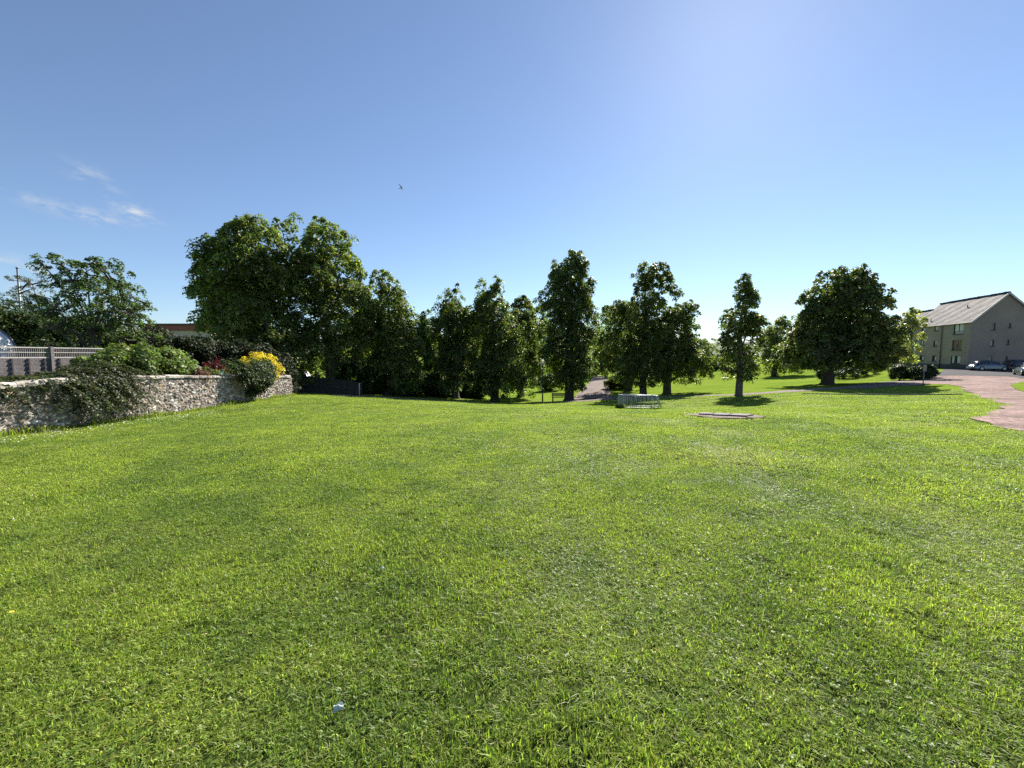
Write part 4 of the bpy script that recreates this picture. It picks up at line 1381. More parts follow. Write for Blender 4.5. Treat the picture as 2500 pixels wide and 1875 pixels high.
def build_flats():
    base = BC.copy(); zb = BC.z
    root = thing("block_of_flats", "three storey grey harled block of flats with slate roof and shaded gable", "building", base, 0)
    # local axes: t along FD, s along GD
    def L(t, s, z): 
        q = FD * t + GD * s; return Vector((q.x, q.y, z))
    EV = 5.36 + EYE - zb                 # eaves height above the ground
    hw, rise = 4.15, 4.25
    LEN1, LEN2 = 14.2, 21.6
    front_n = -GD
    gable_n = -FD
    def wins_px(P0, n_, ax, boxes):
        out = []
        for x0, y0, x1, y1, kind in boxes:
            a = plane_hit(x0, y1, P0, n_); b = plane_hit(x1, y0, P0, n_)
            ua, ub = (a - base).dot(ax), (b - base).dot(ax)
            out.append([min(ua, ub), (a.z + plane_hit(x1, y1, P0, n_).z) / 2 - zb, max(ua, ub), (b.z + plane_hit(x0, y0, P0, n_).z) / 2 - zb, kind])
        return out
    cx = lambda x, y: (1900 + x / 3.607, 620 + y / 3.607)
    def bx_(x0, y0, x1, y1, k): return cx(x0, y0) + cx(x1, y1) + (k,)
    fw_ = wins_px(base, front_n, FD, [bx_(1542, 615, 1635, 706, 'net'), bx_(1527, 757, 1620, 848, 'brown'), bx_(1514, 897, 1606, 988, 'mixed'),
                                      bx_(1376, 622, 1416, 676, 'white'), bx_(1363, 762, 1402, 815, 'plain'), bx_(1352, 893, 1391, 944, 'net2'),
                                      bx_(1252, 762, 1292, 808, 'white'), bx_(1242, 893, 1280, 940, 'net2'), bx_(1262, 640, 1300, 684, 'plain')])
    # same windows repeated further along the front, hidden mostly by the trees
    tt = fw_[0][2] - fw_[0][0]
    for k in range(3):
        a = fw_[k]
        fw_.append([a[0] + 13.4, a[1], a[2] + 13.4, a[3], 'plain'])
    gw_ = wins_px(base, gable_n, GD, [bx_(1880, 610, 1916, 670, 'plain'), bx_(2026, 610, 2052, 650, 'plain'), bx_(1866, 757, 1902, 812, 'net2'), bx_(2012, 757, 2036, 797, 'brown'),
                                      bx_(1850, 899, 1888, 958, 'mixed'), bx_(1996, 899, 2022, 940, 'plain')])
    def wall_holes(mb, mapper, x0, x1, z0, z1, holes, depth_v):
        xs = sorted({x0, x1, *[h[0] for h in holes], *[h[2] for h in holes]})
        zs = sorted({z0, z1, *[h[1] for h in holes], *[h[3] for h in holes]})
        xs = [x for x in xs if x0 <= x <= x1]; zs = [z for z in zs if z0 <= z <= z1]
        for i in range(len(xs) - 1):
            for j in range(len(zs) - 1):
                mx, mz = (xs[i] + xs[i + 1]) / 2, (zs[j] + zs[j + 1]) / 2
                if any(h[0] < mx < h[2] and h[1] < mz < h[3] for h in holes): continue
                mb.add([mapper(xs[i], zs[j]), mapper(xs[i + 1], zs[j]), mapper(xs[i + 1], zs[j + 1]), mapper(xs[i], zs[j + 1])], [(0, 1, 2, 3)])
        for h in holes:                                  # reveals
            c = [(h[0], h[1]), (h[2], h[1]), (h[2], h[3]), (h[0], h[3])]
            for k in range(4):
                a, b = mapper(*c[k]), mapper(*c[(k + 1) % 4])
                mb.add([a, b, b + depth_v, a + depth_v], [(0, 1, 2, 3)])
    w = MB()
    ZP = .75                                             # top of the plinth
    wall_holes(w, lambda t, z: L(t, 0, z), 0, LEN2, ZP, EV, fw_, GD * .14)
    wall_holes(w, lambda s, z: L(0, s, z), 0, 2 * hw, ZP, EV, gw_, FD * .14)
    # gable triangle, back and far end
    w.add([L(0, 0, EV), L(0, 2 * hw, EV), L(0, hw, EV + rise)], [(0, 1, 2)])
    w.add([L(LEN1, 0, EV), L(LEN1, 2 * hw, EV), L(LEN1, hw, EV + rise)], [(0, 1, 2)])
    w.add([L(0, 2 * hw, ZP), L(LEN2, 2 * hw, ZP), L(LEN2, 2 * hw, EV), L(0, 2 * hw, EV)], [(0, 1, 2, 3)])
    w.add([L(LEN2, 0, ZP), L(LEN2, 2 * hw, ZP), L(LEN2, 2 * hw, EV), L(LEN2, 0, EV)], [(0, 1, 2, 3)])
    w.build("wall", M['harl'], root)
    pl = MB()
    for a, b in ((L(0, 0, 0), L(LEN2, 0, 0)), (L(0, 0, 0), L(0, 2 * hw, 0))):
        m_ = (a + b) / 2; d = b - a
        pl.box((m_.x, m_.y, ZP / 2 - .3), (d.length + .1, .14, ZP + .6), math.atan2(d.y, d.x))
    pl.build("plinth", M['plinth'], root)
    # roofs
    def roof(t0, t1, hw_, rise_, ev, over=.28, s0=0.0):
        mb = MB(); UV = []
        sl = math.hypot(hw_, rise_)
        ux, uz = hw_ / sl, rise_ / sl
        V, Fc = [], []
        nt, ns = 26, 12
        for side in (0, 1):
            b0 = len(V)
            for i in range(nt + 1):
                t = t0 - over + (t1 - t0 + 2 * over) * i / nt
                for j in range(ns + 1):
                    k = -over + (sl + over) * j / ns
                    sag = .03 * math.sin(i * 1.3 + j) * (0 < j < ns)
                    s_ = k * ux if side == 0 else 2 * hw_ - k * ux
                    V.append(L(t, s0 + s_, ev + k * uz + .1 + sag)); UV.append((t, k))
            for i in range(nt):
                for j in range(ns):
                    q = (b0 + i * (ns + 1) + j, b0 + (i + 1) * (ns + 1) + j, b0 + (i + 1) * (ns + 1) + j + 1, b0 + i * (ns + 1) + j + 1)
                    Fc.append(q if side else q[::-1])
        me = mesh_from("roof", V, Fc, False)
        uvl = me.uv_layers.new(name="UVMap")
        for lp in me.loops: uvl.data[lp.index].uv = UV[lp.vertex_index]
        ro = link("roof", me, M['slate'], root)
        rd = MB()                                        # ridge tiles
        n = int((t1 - t0) / .45)
        for i in range(n + 1):
            t = t0 - over + (t1 - t0 + 2 * over) * (i + .5) / (n + 1)
            c = L(t, s0 + hw_, ev + rise_ + .16 + random.uniform(-.02, .03))
            rd.box(c, ((t1 - t0 + 2 * over) / (n + 1) - .02, .34, .15 + random.uniform(-.02, .03)), math.atan2(FD.y, FD.x))
        rd.build("ridge", M['dark_roof'], ro)
        vg = MB()                                        # verge boards at the near end, gutter along the eaves
        for side in (0, 1):
            a = L(t0 - over, s0 - over * ux if side == 0 else s0 + 2 * hw_ + over * ux, ev - over * uz + .02); b = L(t0 - over, s0 + hw_, ev + rise_ + .02)
            d = b - a
            zax = d.normalized(); xax = FD; yax = zax.cross(xax).normalized()
            Mx = Matrix((xax, yax, zax)).transposed()
            vg.box((a + b) / 2 - FD * .03, (.06, .22, d.length), M=Mx)
        vg.build("verge", M['verge'], ro)
        gt = MB()
        gt.tube([L(t0 - over, s0 - over * ux - .05, ev - over * uz + .03), L(t1 + over, s0 - over * ux - .05, ev - over * uz + .03)], .08, 8)
        gt.build("gutter", M['frame_dark'], ro)
    roof(0, LEN1, hw, rise, EV)
    roof(LEN1 + .55, LEN2, 3.2, 3.2, EV - .02)
    dp = MB()
    tdp = (plane_hit(*cx(1440, 800), base, front_n) - base).dot(FD)
    dp.tube([L(tdp, -.12, .1), L(tdp, -.12, EV - .25), L(tdp, -.3, EV - .1)], .055, 8)
    dp.build("drainpipe", M['frame_dark'], root, True)
    # ventilation pipes on the roof slope
    for t, k in ((5.2, 3.6), (10.5, 1.0)):
        vp = MB(); c = L(t, k * .7, EV + k * .72)
        vp.tube([c - Vector((0, 0, .2)), c + Vector((0, 0, .55))], .06, 8); vp.build("vent_pipe", M['frame_dark'], root, True)
    # windows: frame (thing's part) > panes, sill
    def window(h, mapper, nrm_, ax, kind):
        x0, z0, x1, z1 = h[:4]
        wdt, hgt_ = x1 - x0, z1 - z0
        an = math.atan2(ax.y, ax.x)
        fr = MB(); dpth = .1
        c0 = mapper((x0 + x1) / 2, 0) - nrm_ * dpth
        def bar(x, z, sx, sz, d=.0, th=.06):
            q = mapper(x, z) - nrm_ * (dpth - d)
            return q, (sx, th, sz)
        fw2 = .07
        for x, z, sx, sz in (((x0 + x1) / 2, z0 + fw2 / 2, wdt, fw2), ((x0 + x1) / 2, z1 - fw2 / 2, wdt, fw2), (x0 + fw2 / 2, (z0 + z1) / 2, fw2, hgt_ - 2 * fw2), (x1 - fw2 / 2, (z0 + z1) / 2, fw2, hgt_ - 2 * fw2)):
            q, sz_ = bar(x, z, sx, sz); fr.box(q, sz_, an)
        big = wdt > 1.1
        if big:
            q, sz_ = bar((x0 + x1) / 2, (z0 + z1) / 2 + hgt_ * .12, .06, hgt_ * .72, .004); fr.box(q, sz_, an)
            q, sz_ = bar((x0 + x1) / 2, z0 + hgt_ * .24, wdt - .1, .06, .002); fr.box(q, sz_, an)
        f = fr.build("window", M['frame_dark'], root)
        pn = MB(); q, sz_ = bar((x0 + x1) / 2, (z0 + z1) / 2, wdt - .06, hgt_ - .06, -.03, .012); pn.box(q, sz_, an)
        pn.build("pane", M['glass'], f)
        if kind in ('net', 'white', 'net2', 'mixed', 'brown'):
            mcur = M['brown_curtain'] if kind == 'brown' else M['curtain']
            # curtains just inside the pane, shown as lighter patches through it
            if kind == 'net': rects = [(.08, .3, .47, .95), (.53, .3, .92, .95)]
            elif kind == 'white': rects = [(.45, .1, .92, .92)]
            elif kind == 'net2': rects = [(.1, .12, .5, .8)]
            elif kind == 'mixed': rects = [(.1, .3, .38, .95), (.7, .3, .92, .95)]
            else: rects = [(.08, .3, .4, .95), (.62, .3, .92, .95)]
            for a, b, c, d in rects:
                q, sz_ = bar(x0 + wdt * (a + c) / 2, z0 + hgt_ * (b + d) / 2, wdt * (c - a), hgt_ * (d - b), -.016, .01)
                cu = MB(); cu.box(q, sz_, an); cu.build("curtain", mcur, f)
        si = MB(); q, sz_ = bar((x0 + x1) / 2, z0 - .04, wdt + .16, .08, .12, .2); si.box(q, sz_, an); si.build("sill", M['plinth'], f)
    for h in fw_: window(h, lambda t, z: L(t, 0, z), -GD, FD, h[4])
    for h in gw_: window(h, lambda s, z: L(0, s, z), -FD, GD, h[4])
build_flats()

# hedges, bushes and low walls round the flats
GB2 = "rounded clipped bushes in front of the flats"
def ball_bush(label, px, d, w, h, seed, col=(.035, .055, .018), grp=GB2, leaf=.1, n=110):
    p = gpos(px, d)
    shrub("clipped_bush", label, p, (w, w * .9, h / 2), seed, n, 90, leaf, col, (.2, .36), 'leaf_soft', "bush", grp, bias=.16, low=-.85)
ball_bush("round clipped bush like a ball in front of the flats", 2196, 48, .98, 1.95, 400)
ball_bush("wide clipped bush right of the ball shaped one", 2244, 47, 1.35, 1.7, 401)
ball_bush("low clipped bush against the sign post", 2268, 50, 1.0, 1.65, 402)
ball_bush("small bush left of the long low hedge", 2048, 58, 1.0, 1.7, 403, grp="bushes under the chestnut tree")
ball_bush("bush behind the chestnut trunk", 2010, 60, .9, 1.6, 404, grp="bushes under the chestnut tree")
def long_hedge():
    p0, p1 = gpos(2058, 55), gpos(2128, 60)
    rng = np.random.default_rng(410)
    root = thing("low_hedge", "long low rounded hedge beyond the round chestnut", "hedge", p0)
    C = []
    for k in range(190):
        t = rng.random(); q = p0.lerp(p1, t) - p0
        a = rng.uniform(0, math.pi)
        hh = 1.25 + .25 * t
        C.append((q.x + math.cos(a) * .75, q.y + rng.uniform(-.7, .7), hgt(p0.x + q.x, p0.y + q.y) - p0.z + .15 + math.sin(a) * hh * .85))
    C = np.array(C)
    link("foliage", clump_leaves(C, rng.uniform(.22, .38, len(C)), 90, rng, .1, (.04, .06, .02), .38, .2, .5, .85), M['leaf_soft'], root)
    mb = MB()
    for k in range(12):
        e = Vector(C[k]); mb.tube([(e.x, e.y, e.z - 1.4), e], [.03, .01], 5, False)
    mb.build("stem", M['twig'], root, True)
long_hedge()

# dark distant hedge beyond the play lawn
GF = "dark field hedge beyond the play lawn"
for i, (px, d, top, w) in enumerate([(1715, 128, 880, 7), (1760, 126, 878, 7), (1800, 124, 882, 7), (1680, 130, 885, 7), (1640, 132, 890, 7)]):
    p = gpos(px, d); h = at(px, top, d).z - p.z
    hedge_plant("field_hedge_plant", ["dark hedge bush beyond the swings, left of the slender tree", "dark hedge bush just left of the slender stem, beyond the roundabout", "dark hedge bush behind the slender stem", "dark hedge bush straight beyond the swings",
                                      "dark hedge bush behind the skirts of the wide lime"][i], p.x, p.y, w, h, 420 + i, (.02, .03, .014), .35, "hedge", GF, .2, 90, 80)

# ------------------------------------------------------------------ cars
M['car_silver'] = plain("silver_paint", (.17, .20, .23), .25, .6, .03, 3)
M['car_black'] = plain("black_paint", (.012, .013, .016), .2, .1, .03, 3)
M['car_dark'] = plain("dark_blue_paint", (.02, .022, .03), .2, .2, .03, 3)
M['tyre'] = plain("tyre_rubber", (.02, .02, .02), .85, 0, .1, 8)
M['rim'] = plain("alloy_rim", (.4, .4, .42), .35, .8, .05, 8)
M['lamp_glass'] = glass_mat("headlamp_glass", (.6, .62, .65), .1)
M['tail'] = glass_mat("tail_lamp", (.25, .01, .01), .15)
M['plate_y'] = plain("yellow_plate", (.65, .5, .06), .5, 0, .03, 5)
def car(label, loc, rz, paint, roofpaint=None, L=4.3, W=1.76, Hh=1.48, group="cars parked by the flats"):
    root = thing("parked_car", label, "car", loc, rz, group)
    x0 = -L / 2
    # lower body: stations along the length with half width and top/bottom
    st = [(0, .70, .36, .62), (.03, .80, .27, .74), (.12, .86, .20, .86), (.22, .88, .18, .94), (.34, .885, .18, .95), (.5, .89, .18, .95), (.62, .89, .18, .96), (.74, .885, .18, .93), (.86, .87, .19, .84), (.95, .82, .24, .72), (1, .66, .34, .58)]
    V, Fc = [], []
    ring = [(-1, .0), (-.985, .18), (-1.0, .5), (-.97, .82), (-.88, .98), (-.4, 1.03), (.4, 1.03), (.88, .98), (.97, .82), (1.0, .5), (.985, .18), (1, .0)]
    for t, hw, zb, zt in st:
        for a, b in ring: V.append((x0 + L * t, a * hw * W / 1.78, zb + (zt - zb) * b))
    k = len(ring)
    for i in range(len(st) - 1):
        for j in range(k): Fc.append((i * k + j, (i + 1) * k + j, (i + 1) * k + (j + 1) % k, i * k + (j + 1) % k))
    Fc.append(tuple(range(k))); Fc.append(tuple((len(st) - 1) * k + j for j in range(k))[::-1])
    body = mesh_from("body", V, Fc, True)
    link("body", body, paint, root)
    # glasshouse
    gs = [(.07, .72, .90), (.16, .66, 1.30), (.24, .63, Hh - .03), (.45, .62, Hh), (.58, .62, Hh - .06), (.66, .64, 1.26), (.78, .72, .90)]
    V, Fc = [], []
    for t, hw, zt in gs:
        for a, b in [(-1.14, 0), (-1.0, .82), (-.86, 1), (.86, 1), (1.0, .82), (1.14, 0)]:
            V.append((x0 + L * t, a * hw * W / 1.78, .88 + (zt - .88) * b))
    for i in range(len(gs) - 1):
        for j in range(5): Fc.append((i * 6 + j, (i + 1) * 6 + j, (i + 1) * 6 + j + 1, i * 6 + j + 1))
    link("windows", mesh_from("windows", V, Fc, True), M['glass'], root)
    rf = MB()
    V, Fc = [], []
    for t, hw, zt in gs[1:6]:
        for a, dz in [(-.9, -.05), (-.8, .012), (0, .03), (.8, .012), (.9, -.05)]: V.append((x0 + L * t, a * hw * W / 1.78, zt + dz))
    for i in range(4):
        for j in range(4): Fc.append((i * 5 + j, (i + 1) * 5 + j, (i + 1) * 5 + j + 1, i * 5 + j + 1))
    link("roof", mesh_from("roof", V, Fc, True), roofpaint or paint, root)
    for s in (-1, 1):
        for ta, za, tb, zb_ in ((.66, 1.26, .78, .9), (.42, Hh - .04, .43, .9), (.16, 1.28, .10, .92)):
            pil = MB(); pil.tube([(x0 + L * ta, s * .645 * W / 1.78, za), (x0 + L * tb, s * .81 * W / 1.78, zb_)], .035, 6)
            pil.build("pillar", paint, root)
    for sx in (.19, .80):
        for s in (-1, 1):
            wx, wy = x0 + L * sx, s * (W / 2 - .10)
            mb = MB(); mb.tube([(wx, wy - .11, .32), (wx, wy - .09, .32), (wx, wy + .09, .32), (wx, wy + .11, .32)], [.28, .32, .32, .28], 20)
            wh = mb.build("wheel", M['tyre'], root, True)
            mb = MB(); mb.tube([(wx, wy + s * .105, .32), (wx, wy + s * .12, .32)], [.2, .19], 14)
            mb.build("rim", M['rim'], wh)
    for s in (-1, 1):
        mb = MB(); mb.box((x0 + L * .965, s * .60, .64), (.14, .3, .12), -s * .35); mb.build("headlight", M['lamp_glass'], root)
        mb = MB(); mb.box((x0 + L * .02, s * .62, .74), (.1, .24, .14), s * .3); mb.build("tail_light", M['tail'], root)
        mb = MB(); mb.box((x0 + L * .68, s * (W / 2 + .03), .96), (.1, .16, .11)); mb.build("wing_mirror", paint, root)
    mb = MB(); mb.box((x0 + .02, 0, .56), (.05, .52, .11)); mb.build("rear_plate", M['plate_y'], root)
    mb = MB(); mb.box((x0 + L - .02, 0, .42), (.05, .52, .11)); mb.build("front_plate", M['white_paint'], root)
    return root
def gd(px, d):
    return gpos(px, d) + Vector((0, 0, .035))
car("silver car with a dark roof parked in front of the gable", gd(2412, 59.5), R(-14), M['car_silver'], M['car_black'], 4.3)
car("dark car parked behind the silver one by the gable corner", gd(2492, 58.5), R(-8), M['car_dark'], None, 4.5, 1.8, 1.62)
car("black car seen from behind at the edge of the picture", gd(2512, 48.5), R(52), M['car_black'], None, 4.2, 1.78, 1.55)
car("white van glimpsed under the broad lime's branches", gpos(738, 40), R(8), M['white_paint'], None, 4.6, 1.9, 2.0, group="")
# ------------------------------------------------------------------ park furniture
M['galv'] = plain("galvanised_steel", (.42, .44, .45), .5, .4, .15, 9)
M['wood_dark'] = plain("dark_bench_wood", (.05, .04, .035), .8, 0, .25, 6)
def sign():
    p = gpos(2256, 35.2)
    root = thing("sign_post", "grey post with a plain square sign plate seen from behind, by the drive", "sign", p, R(6))
    h = at(2256, 891, 35.2).z - p.z
    mb = MB(); mb.tube([(0, 0, -.3), (0, 0, h)], .036, 10); mb.build("post", M['pole_metal'], root, True)
    mb = MB(); mb.box((0, -.05, h - .28), (.36, .012, .55)); mb.build("plate", M['pole_metal'], root)
    mb = MB()
    for z in (.1, .45): mb.box((0, -.02, h - z), (.12, .06, .03))
    mb.build("bracket", M['galv'], root)
sign()
def lamp_post():
    p = gpos(1325, 46)
    root = thing("street_lamp", "thin dark lamp post with a flat pale head under the tallest middle lime", "lamp post", p)
    h = at(1328, 889, 46).z - p.z
    mb = MB(); mb.tube([(0, 0, -.2), (0, 0, .9), (0, 0, .95), (0, 0, h)], [.085, .085, .05, .045], 10); mb.build("post", M['iron'], root, True)
    mb = MB(); mb.tube([(-.35, 0, h + .03), (-.2, 0, h + .06), (.25, 0, h + .07), (.42, 0, h + .04)], [.05, .09, .09, .03], 10); mb.build("lamp_head", M['white_paint'], root, True)
lamp_post()
def bench():
    p = gpos(1366, 44.5)
    p.z = hgt(p.x, p.y)
    root = thing("park_bench", "dark wooden bench beside the foot of the tallest middle lime", "bench", p, R(4))
    mb = MB()
    for i in range(4): mb.box((0, -.18 + i * .12, .46), (1.6, .09, .04))
    mb.build("seat", M['wood_dark'], root)
    mb = MB()
    for i in range(3): mb.box((0, .26 + i * .02, .6 + i * .13), (1.6, .03, .1))
    mb.build("backrest", M['wood_dark'], root)
    for s in (-.72, .72):
        mb = MB(); mb.box((s, -.16, .21), (.07, .07, .46)); mb.box((s, .24, .42), (.07, .06, .9)); mb.box((s, .03, .66), (.07, .48, .05)); mb.build("leg", M['wood_dark'], root)
bench()
def pole_sapling(px, d, top, label):
    p = gpos(px, d)
    root = thing("marker_post", label, "post", p)
    h = at(px, top, d).z - p.z
    mb = MB(); mb.tube([(0, 0, -.2), (0, 0, h)], .032, 8); mb.build("post", M['frame_pale'], root, True)
    mb = MB(); mb.tube([(0, 0, h), (0, 0, h + .05)], [.06, .03], 8); mb.build("cap", M['frame_pale'], root, True)
pole_sapling(876, 34.5, 938, "pale wooden post at the path edge below the hanging growth")

def steel_frame():
    d = 27.0
    c = gpos(1575, d)
    root = thing("steel_goal_frame", "low galvanised steel barred frame with sloping ends on the lawn", "goal frame", c, R(-6))
    W, H, D0, D1 = 1.62, .94, .45, .95
    # near face: rounded lower rail with upright bars; ends splay outwards; back face
    def zof(x, y):
        w = root.matrix_basis @ Vector((x, y, 0)); return hgt(w.x, w.y) - c.z
    xl, xr = -1.36, .42
    nr = MB()
    base = .1
    nr.tube([(xl, 0, H), (xl, 0, .22), (xl + .05, 0, .13), (xl + .15, 0, base), (xr - .05, 0, base), (xr + .05, 0, .14), (xr + .02, 0, H)], .03, 8)
    nr.tube([(xl, 0, H), (xr + .02, 0, H)], .033, 8)
    nr.tube([(xl, 0, .0 - .1), (xl, 0, .3)], .035, 8); nr.tube([(xr + .04, 0, -.1), (xr + .04, 0, .3)], .035, 8)
    nr.build("front_rail", M['galv'], root, True)
    bars = MB()
    for i in range(1, 15):
        x = xl + (xr - xl) * i / 15
        bars.tube([(x, 0, base), (x, 0, H)], .013, 6)
    bars.build("bars", M['galv'], root, True)
    sd = MB()                                   # right sloping end
    top, bot = Vector((xr + .55, .35, H - .06)), Vector((xr + .88, .5, 0))
    sd.tube([(xr + .02, 0, H), top, bot - Vector((0, 0, .1))], .03, 8); sd.tube([(xr + .04, 0, .1), bot + Vector((0, 0, .08))], .026, 8)
    for i in range(1, 6):
        t = i / 6
        a = Vector((xr + .02, 0, H)).lerp(top, t); b = Vector((xr + .04, 0, .1)).lerp(bot + Vector((0, 0, .08)), t)
        sd.tube([b, a], .013, 6)
    sd.build("sloping_end", M['galv'], root, True)
    bk = MB()                                   # back rails joining the ends
    tl, bl = Vector((xl - .22, .9, H - .02)), Vector((xl - .24, .95, .0))
    bk.tube([tl, top + Vector((0, .55, 0))], .028, 8); bk.tube([bl + Vector((0, 0, .1)), bot + Vector((0, .5, .1))], .028, 8)
    bk.tube([top, top + Vector((0, .55, 0)), bot + Vector((0, .5, -.1))], .028, 8)
    for i in range(1, 9):
        t = i / 9
        bk.tube([(bl + Vector((0, 0, .1))).lerp(bot + Vector((0, .5, .1)), t), tl.lerp(top + Vector((0, .55, 0)), t)], .011, 6)
    bk.build("back_rails", M['galv'], root, True)
    pn = MB()                                   # left end: solid sheet panel
    a0, a1 = Vector((xl, 0, 0)), Vector((xl - .24, .95, 0))
    dv = a1 - a0
    pn.box((a0 + a1) / 2 + Vector((0, 0, .56)), (dv.length - .06, .012, .78), math.atan2(dv.y, dv.x)); pn.build("end_panel", M['galv'], root)
    pf = MB(); pf.tube([(xl, 0, H), tl], .028, 8); pf.tube([tl, bl - Vector((0, 0, .1))], .03, 8); pf.tube([(xl, 0, .14), bl + Vector((0, 0, .14))], .024, 8); pf.build("end_frame", M['galv'], root, True)
    return c
FRAME_C = steel_frame()

def swings():
    d = 72
    c = gpos(1682, d)
    root = thing("swing_frame", "thin metal swing frame standing on the far play lawn", "swing set", c, R(8))
    H, W = 2.3, 3.2
    mb = MB(); mb.tube([(-W / 2, 0, H), (W / 2, 0, H)], .04, 8); mb.build("top_bar", M['iron'], root, True)
    for s in (-1, 1):
        for k in (-1, 1):
            mb = MB(); mb.tube([(s * W / 2, 0, H), (s * (W / 2 + .28), k * .9, -.1)], .038, 8); mb.build("leg", M['iron'], root, True)
    for s in (-.75, .75):
        mb = MB(); mb.box((s, 0, .5), (.44, .17, .04)); se = mb.build("swing_seat", M['tyre'], root)
        mb = MB()
        for k in (-.2, .2): mb.tube([(s + k, 0, .5), (s + k * .9, 0, H)], .012, 5)
        mb.build("chain", M['iron'], se)
swings()
def roundabout():
    d = 82
    c = gpos(1770, d)
    root = thing("playground_roundabout", "small white playground roundabout on the far lawn", "roundabout", c)
    mb = MB(); mb.tube([(0, 0, .28), (0, 0, .32), (0, 0, .4), (0, 0, .44)], [.66, .72, .7, .3], 24); mb.build("platform", M['white_paint'], root)
    mb = MB(); mb.tube([(0, 0, -.1), (0, 0, .28)], [.24, .2], 12); mb.build("base", M['iron'], root)
    mb = MB()
    mb.tube([(0, 0, .44), (0, 0, .8)], .05, 10); mb.tube([Vector((.32 * math.cos(a), .32 * math.sin(a), .78)) for a in np.linspace(0, 6.2832, 18)], .025, 6)
    mb.build("hand_rail", M['iron'], root, True)
roundabout()

# paving slabs sunk in the turf with dry soil round them
M['slab'] = plain("worn_slab", (.17, .14, .14), .9, 0, .45, 4, .6)
M['soil'] = gravel("dry_soil", (.16, .12, .10), (.30, .26, .20), 22)
def slabs():
    pc = ground_at(1768, 1014.5)
    dirn = Vector((pc.x, pc.y)).normalized(); rt = Vector((dirn.y, -dirn.x))
    ring = []
    for k in range(22):
        a = 2 * math.pi * k / 22
        r = random.uniform(.78, 1.15)
        q = Vector((pc.x, pc.y)) + rt * (math.cos(a) * 1.12 * r) + dirn * (math.sin(a) * .95 * r)
        ring.append((q.x, q.y))
    s = sheet("bare_soil", ring, M['soil'], .02, .2, .06)
    tag(s, "dry bare soil round the sunken paving slabs", None, None, "structure")
    pl = [(-.52, .14, .40, .62, "pale stained slab at the outer end of the sunken paving"), (-.06, -.02, .46, .74, "patchy middle slab of the sunken paving"), (.46, -.04, .52, .82, "plain grey slab of the sunken paving nearest the drive")]
    an = math.atan2(rt.y, rt.x) + R(-14)
    for x, y, a, b, lab in pl:
        q = Vector((pc.x, pc.y)) + rt * x + dirn * y
        g = hgt(q.x, q.y)
        root_z = g + .02
        bm = bmesh.new()
        bmesh.ops.create_cube(bm, size=1)
        bmesh.ops.scale(bm, vec=(a, b, .08), verts=bm.verts)
        bmesh.ops.bevel(bm, geom=bm.edges[:], offset=.012, segments=2, affect='EDGES')
        me = bpy.data.meshes.new("paving_slab"); bm.to_mesh(me); bm.free()
        o = link("paving_slab", me, M['slab'])
        n_ = nrm(q.x, q.y)
        o.location = (q.x, q.y, root_z)
        o.rotation_euler = (n_.to_track_quat('Z', 'Y').to_matrix() @ Matrix.Rotation(an + random.uniform(-.06, .06), 3, 'Z')).to_euler()
        tag(o, lab, "paving slab", "paving slabs sunk in the lawn")
    return [(pc.x + (x - pc.x) * 1.22, pc.y + (y - pc.y) * 1.3) for x, y in ring]
SLAB_RING = slabs()

# ------------------------------------------------------------------ litter, bird
M['clear_plastic'] = None
def plastic():
    m, n, l, p = new_mat("clear_plastic")
    p.inputs["Base Color"].default_value = (.75, .82, .86, 1); p.inputs["Roughness"].default_value = .12
    p.inputs["Transmission Weight"].default_value = .55; p.inputs["IOR"].default_value = 1.35
    return m
M['clear_plastic'] = plastic()
def scrap(name, label, px, py, w, h, mat, seed, lift=.045, cat="litter"):
    rng = np.random.default_rng(seed)
    g = ground_at(px, py)
    n = 9
    V, Fc = [], []
    for i in range(n):
        for j in range(n):
            u, v = i / (n - 1) - .5, j / (n - 1) - .5
            V.append((u * w * (1 - .3 * v), v * h * (1 - .2 * u), .006 * math.sin(u * 7 + seed) + .007 * math.cos(v * 8 + u * 4) + rng.normal(0, .0012)))
    for i in range(n - 1):
        for j in range(n - 1): Fc.append((i * n + j, (i + 1) * n + j, (i + 1) * n + j + 1, i * n + j + 1))
    o = link(name, mesh_from(name, V, Fc, True), mat)
    o.location = g + Vector((0, 0, lift)); o.rotation_euler = (R(18), R(-8), R(rng.uniform(-30, 30)))
    so = o.modifiers.new("thickness", 'SOLIDIFY'); so.thickness = .0012
    return tag(o, label, cat)
scrap("plastic_scrap", "crumpled clear plastic scrap lying on the grass near the viewer", 826, 1749, .042, .03, M['clear_plastic'], 1)
scrap("paper_scrap", "tiny white paper scrap farther off on the grass", 934, 1401, .022, .018, M['white_paint'], 2)
M['petal'] = plain("white_petals", (.8, .8, .76), .6, 0, .05, 20)
M['pollen'] = plain("yellow_florets", (.75, .5, .03), .6, 0, .1, 30)

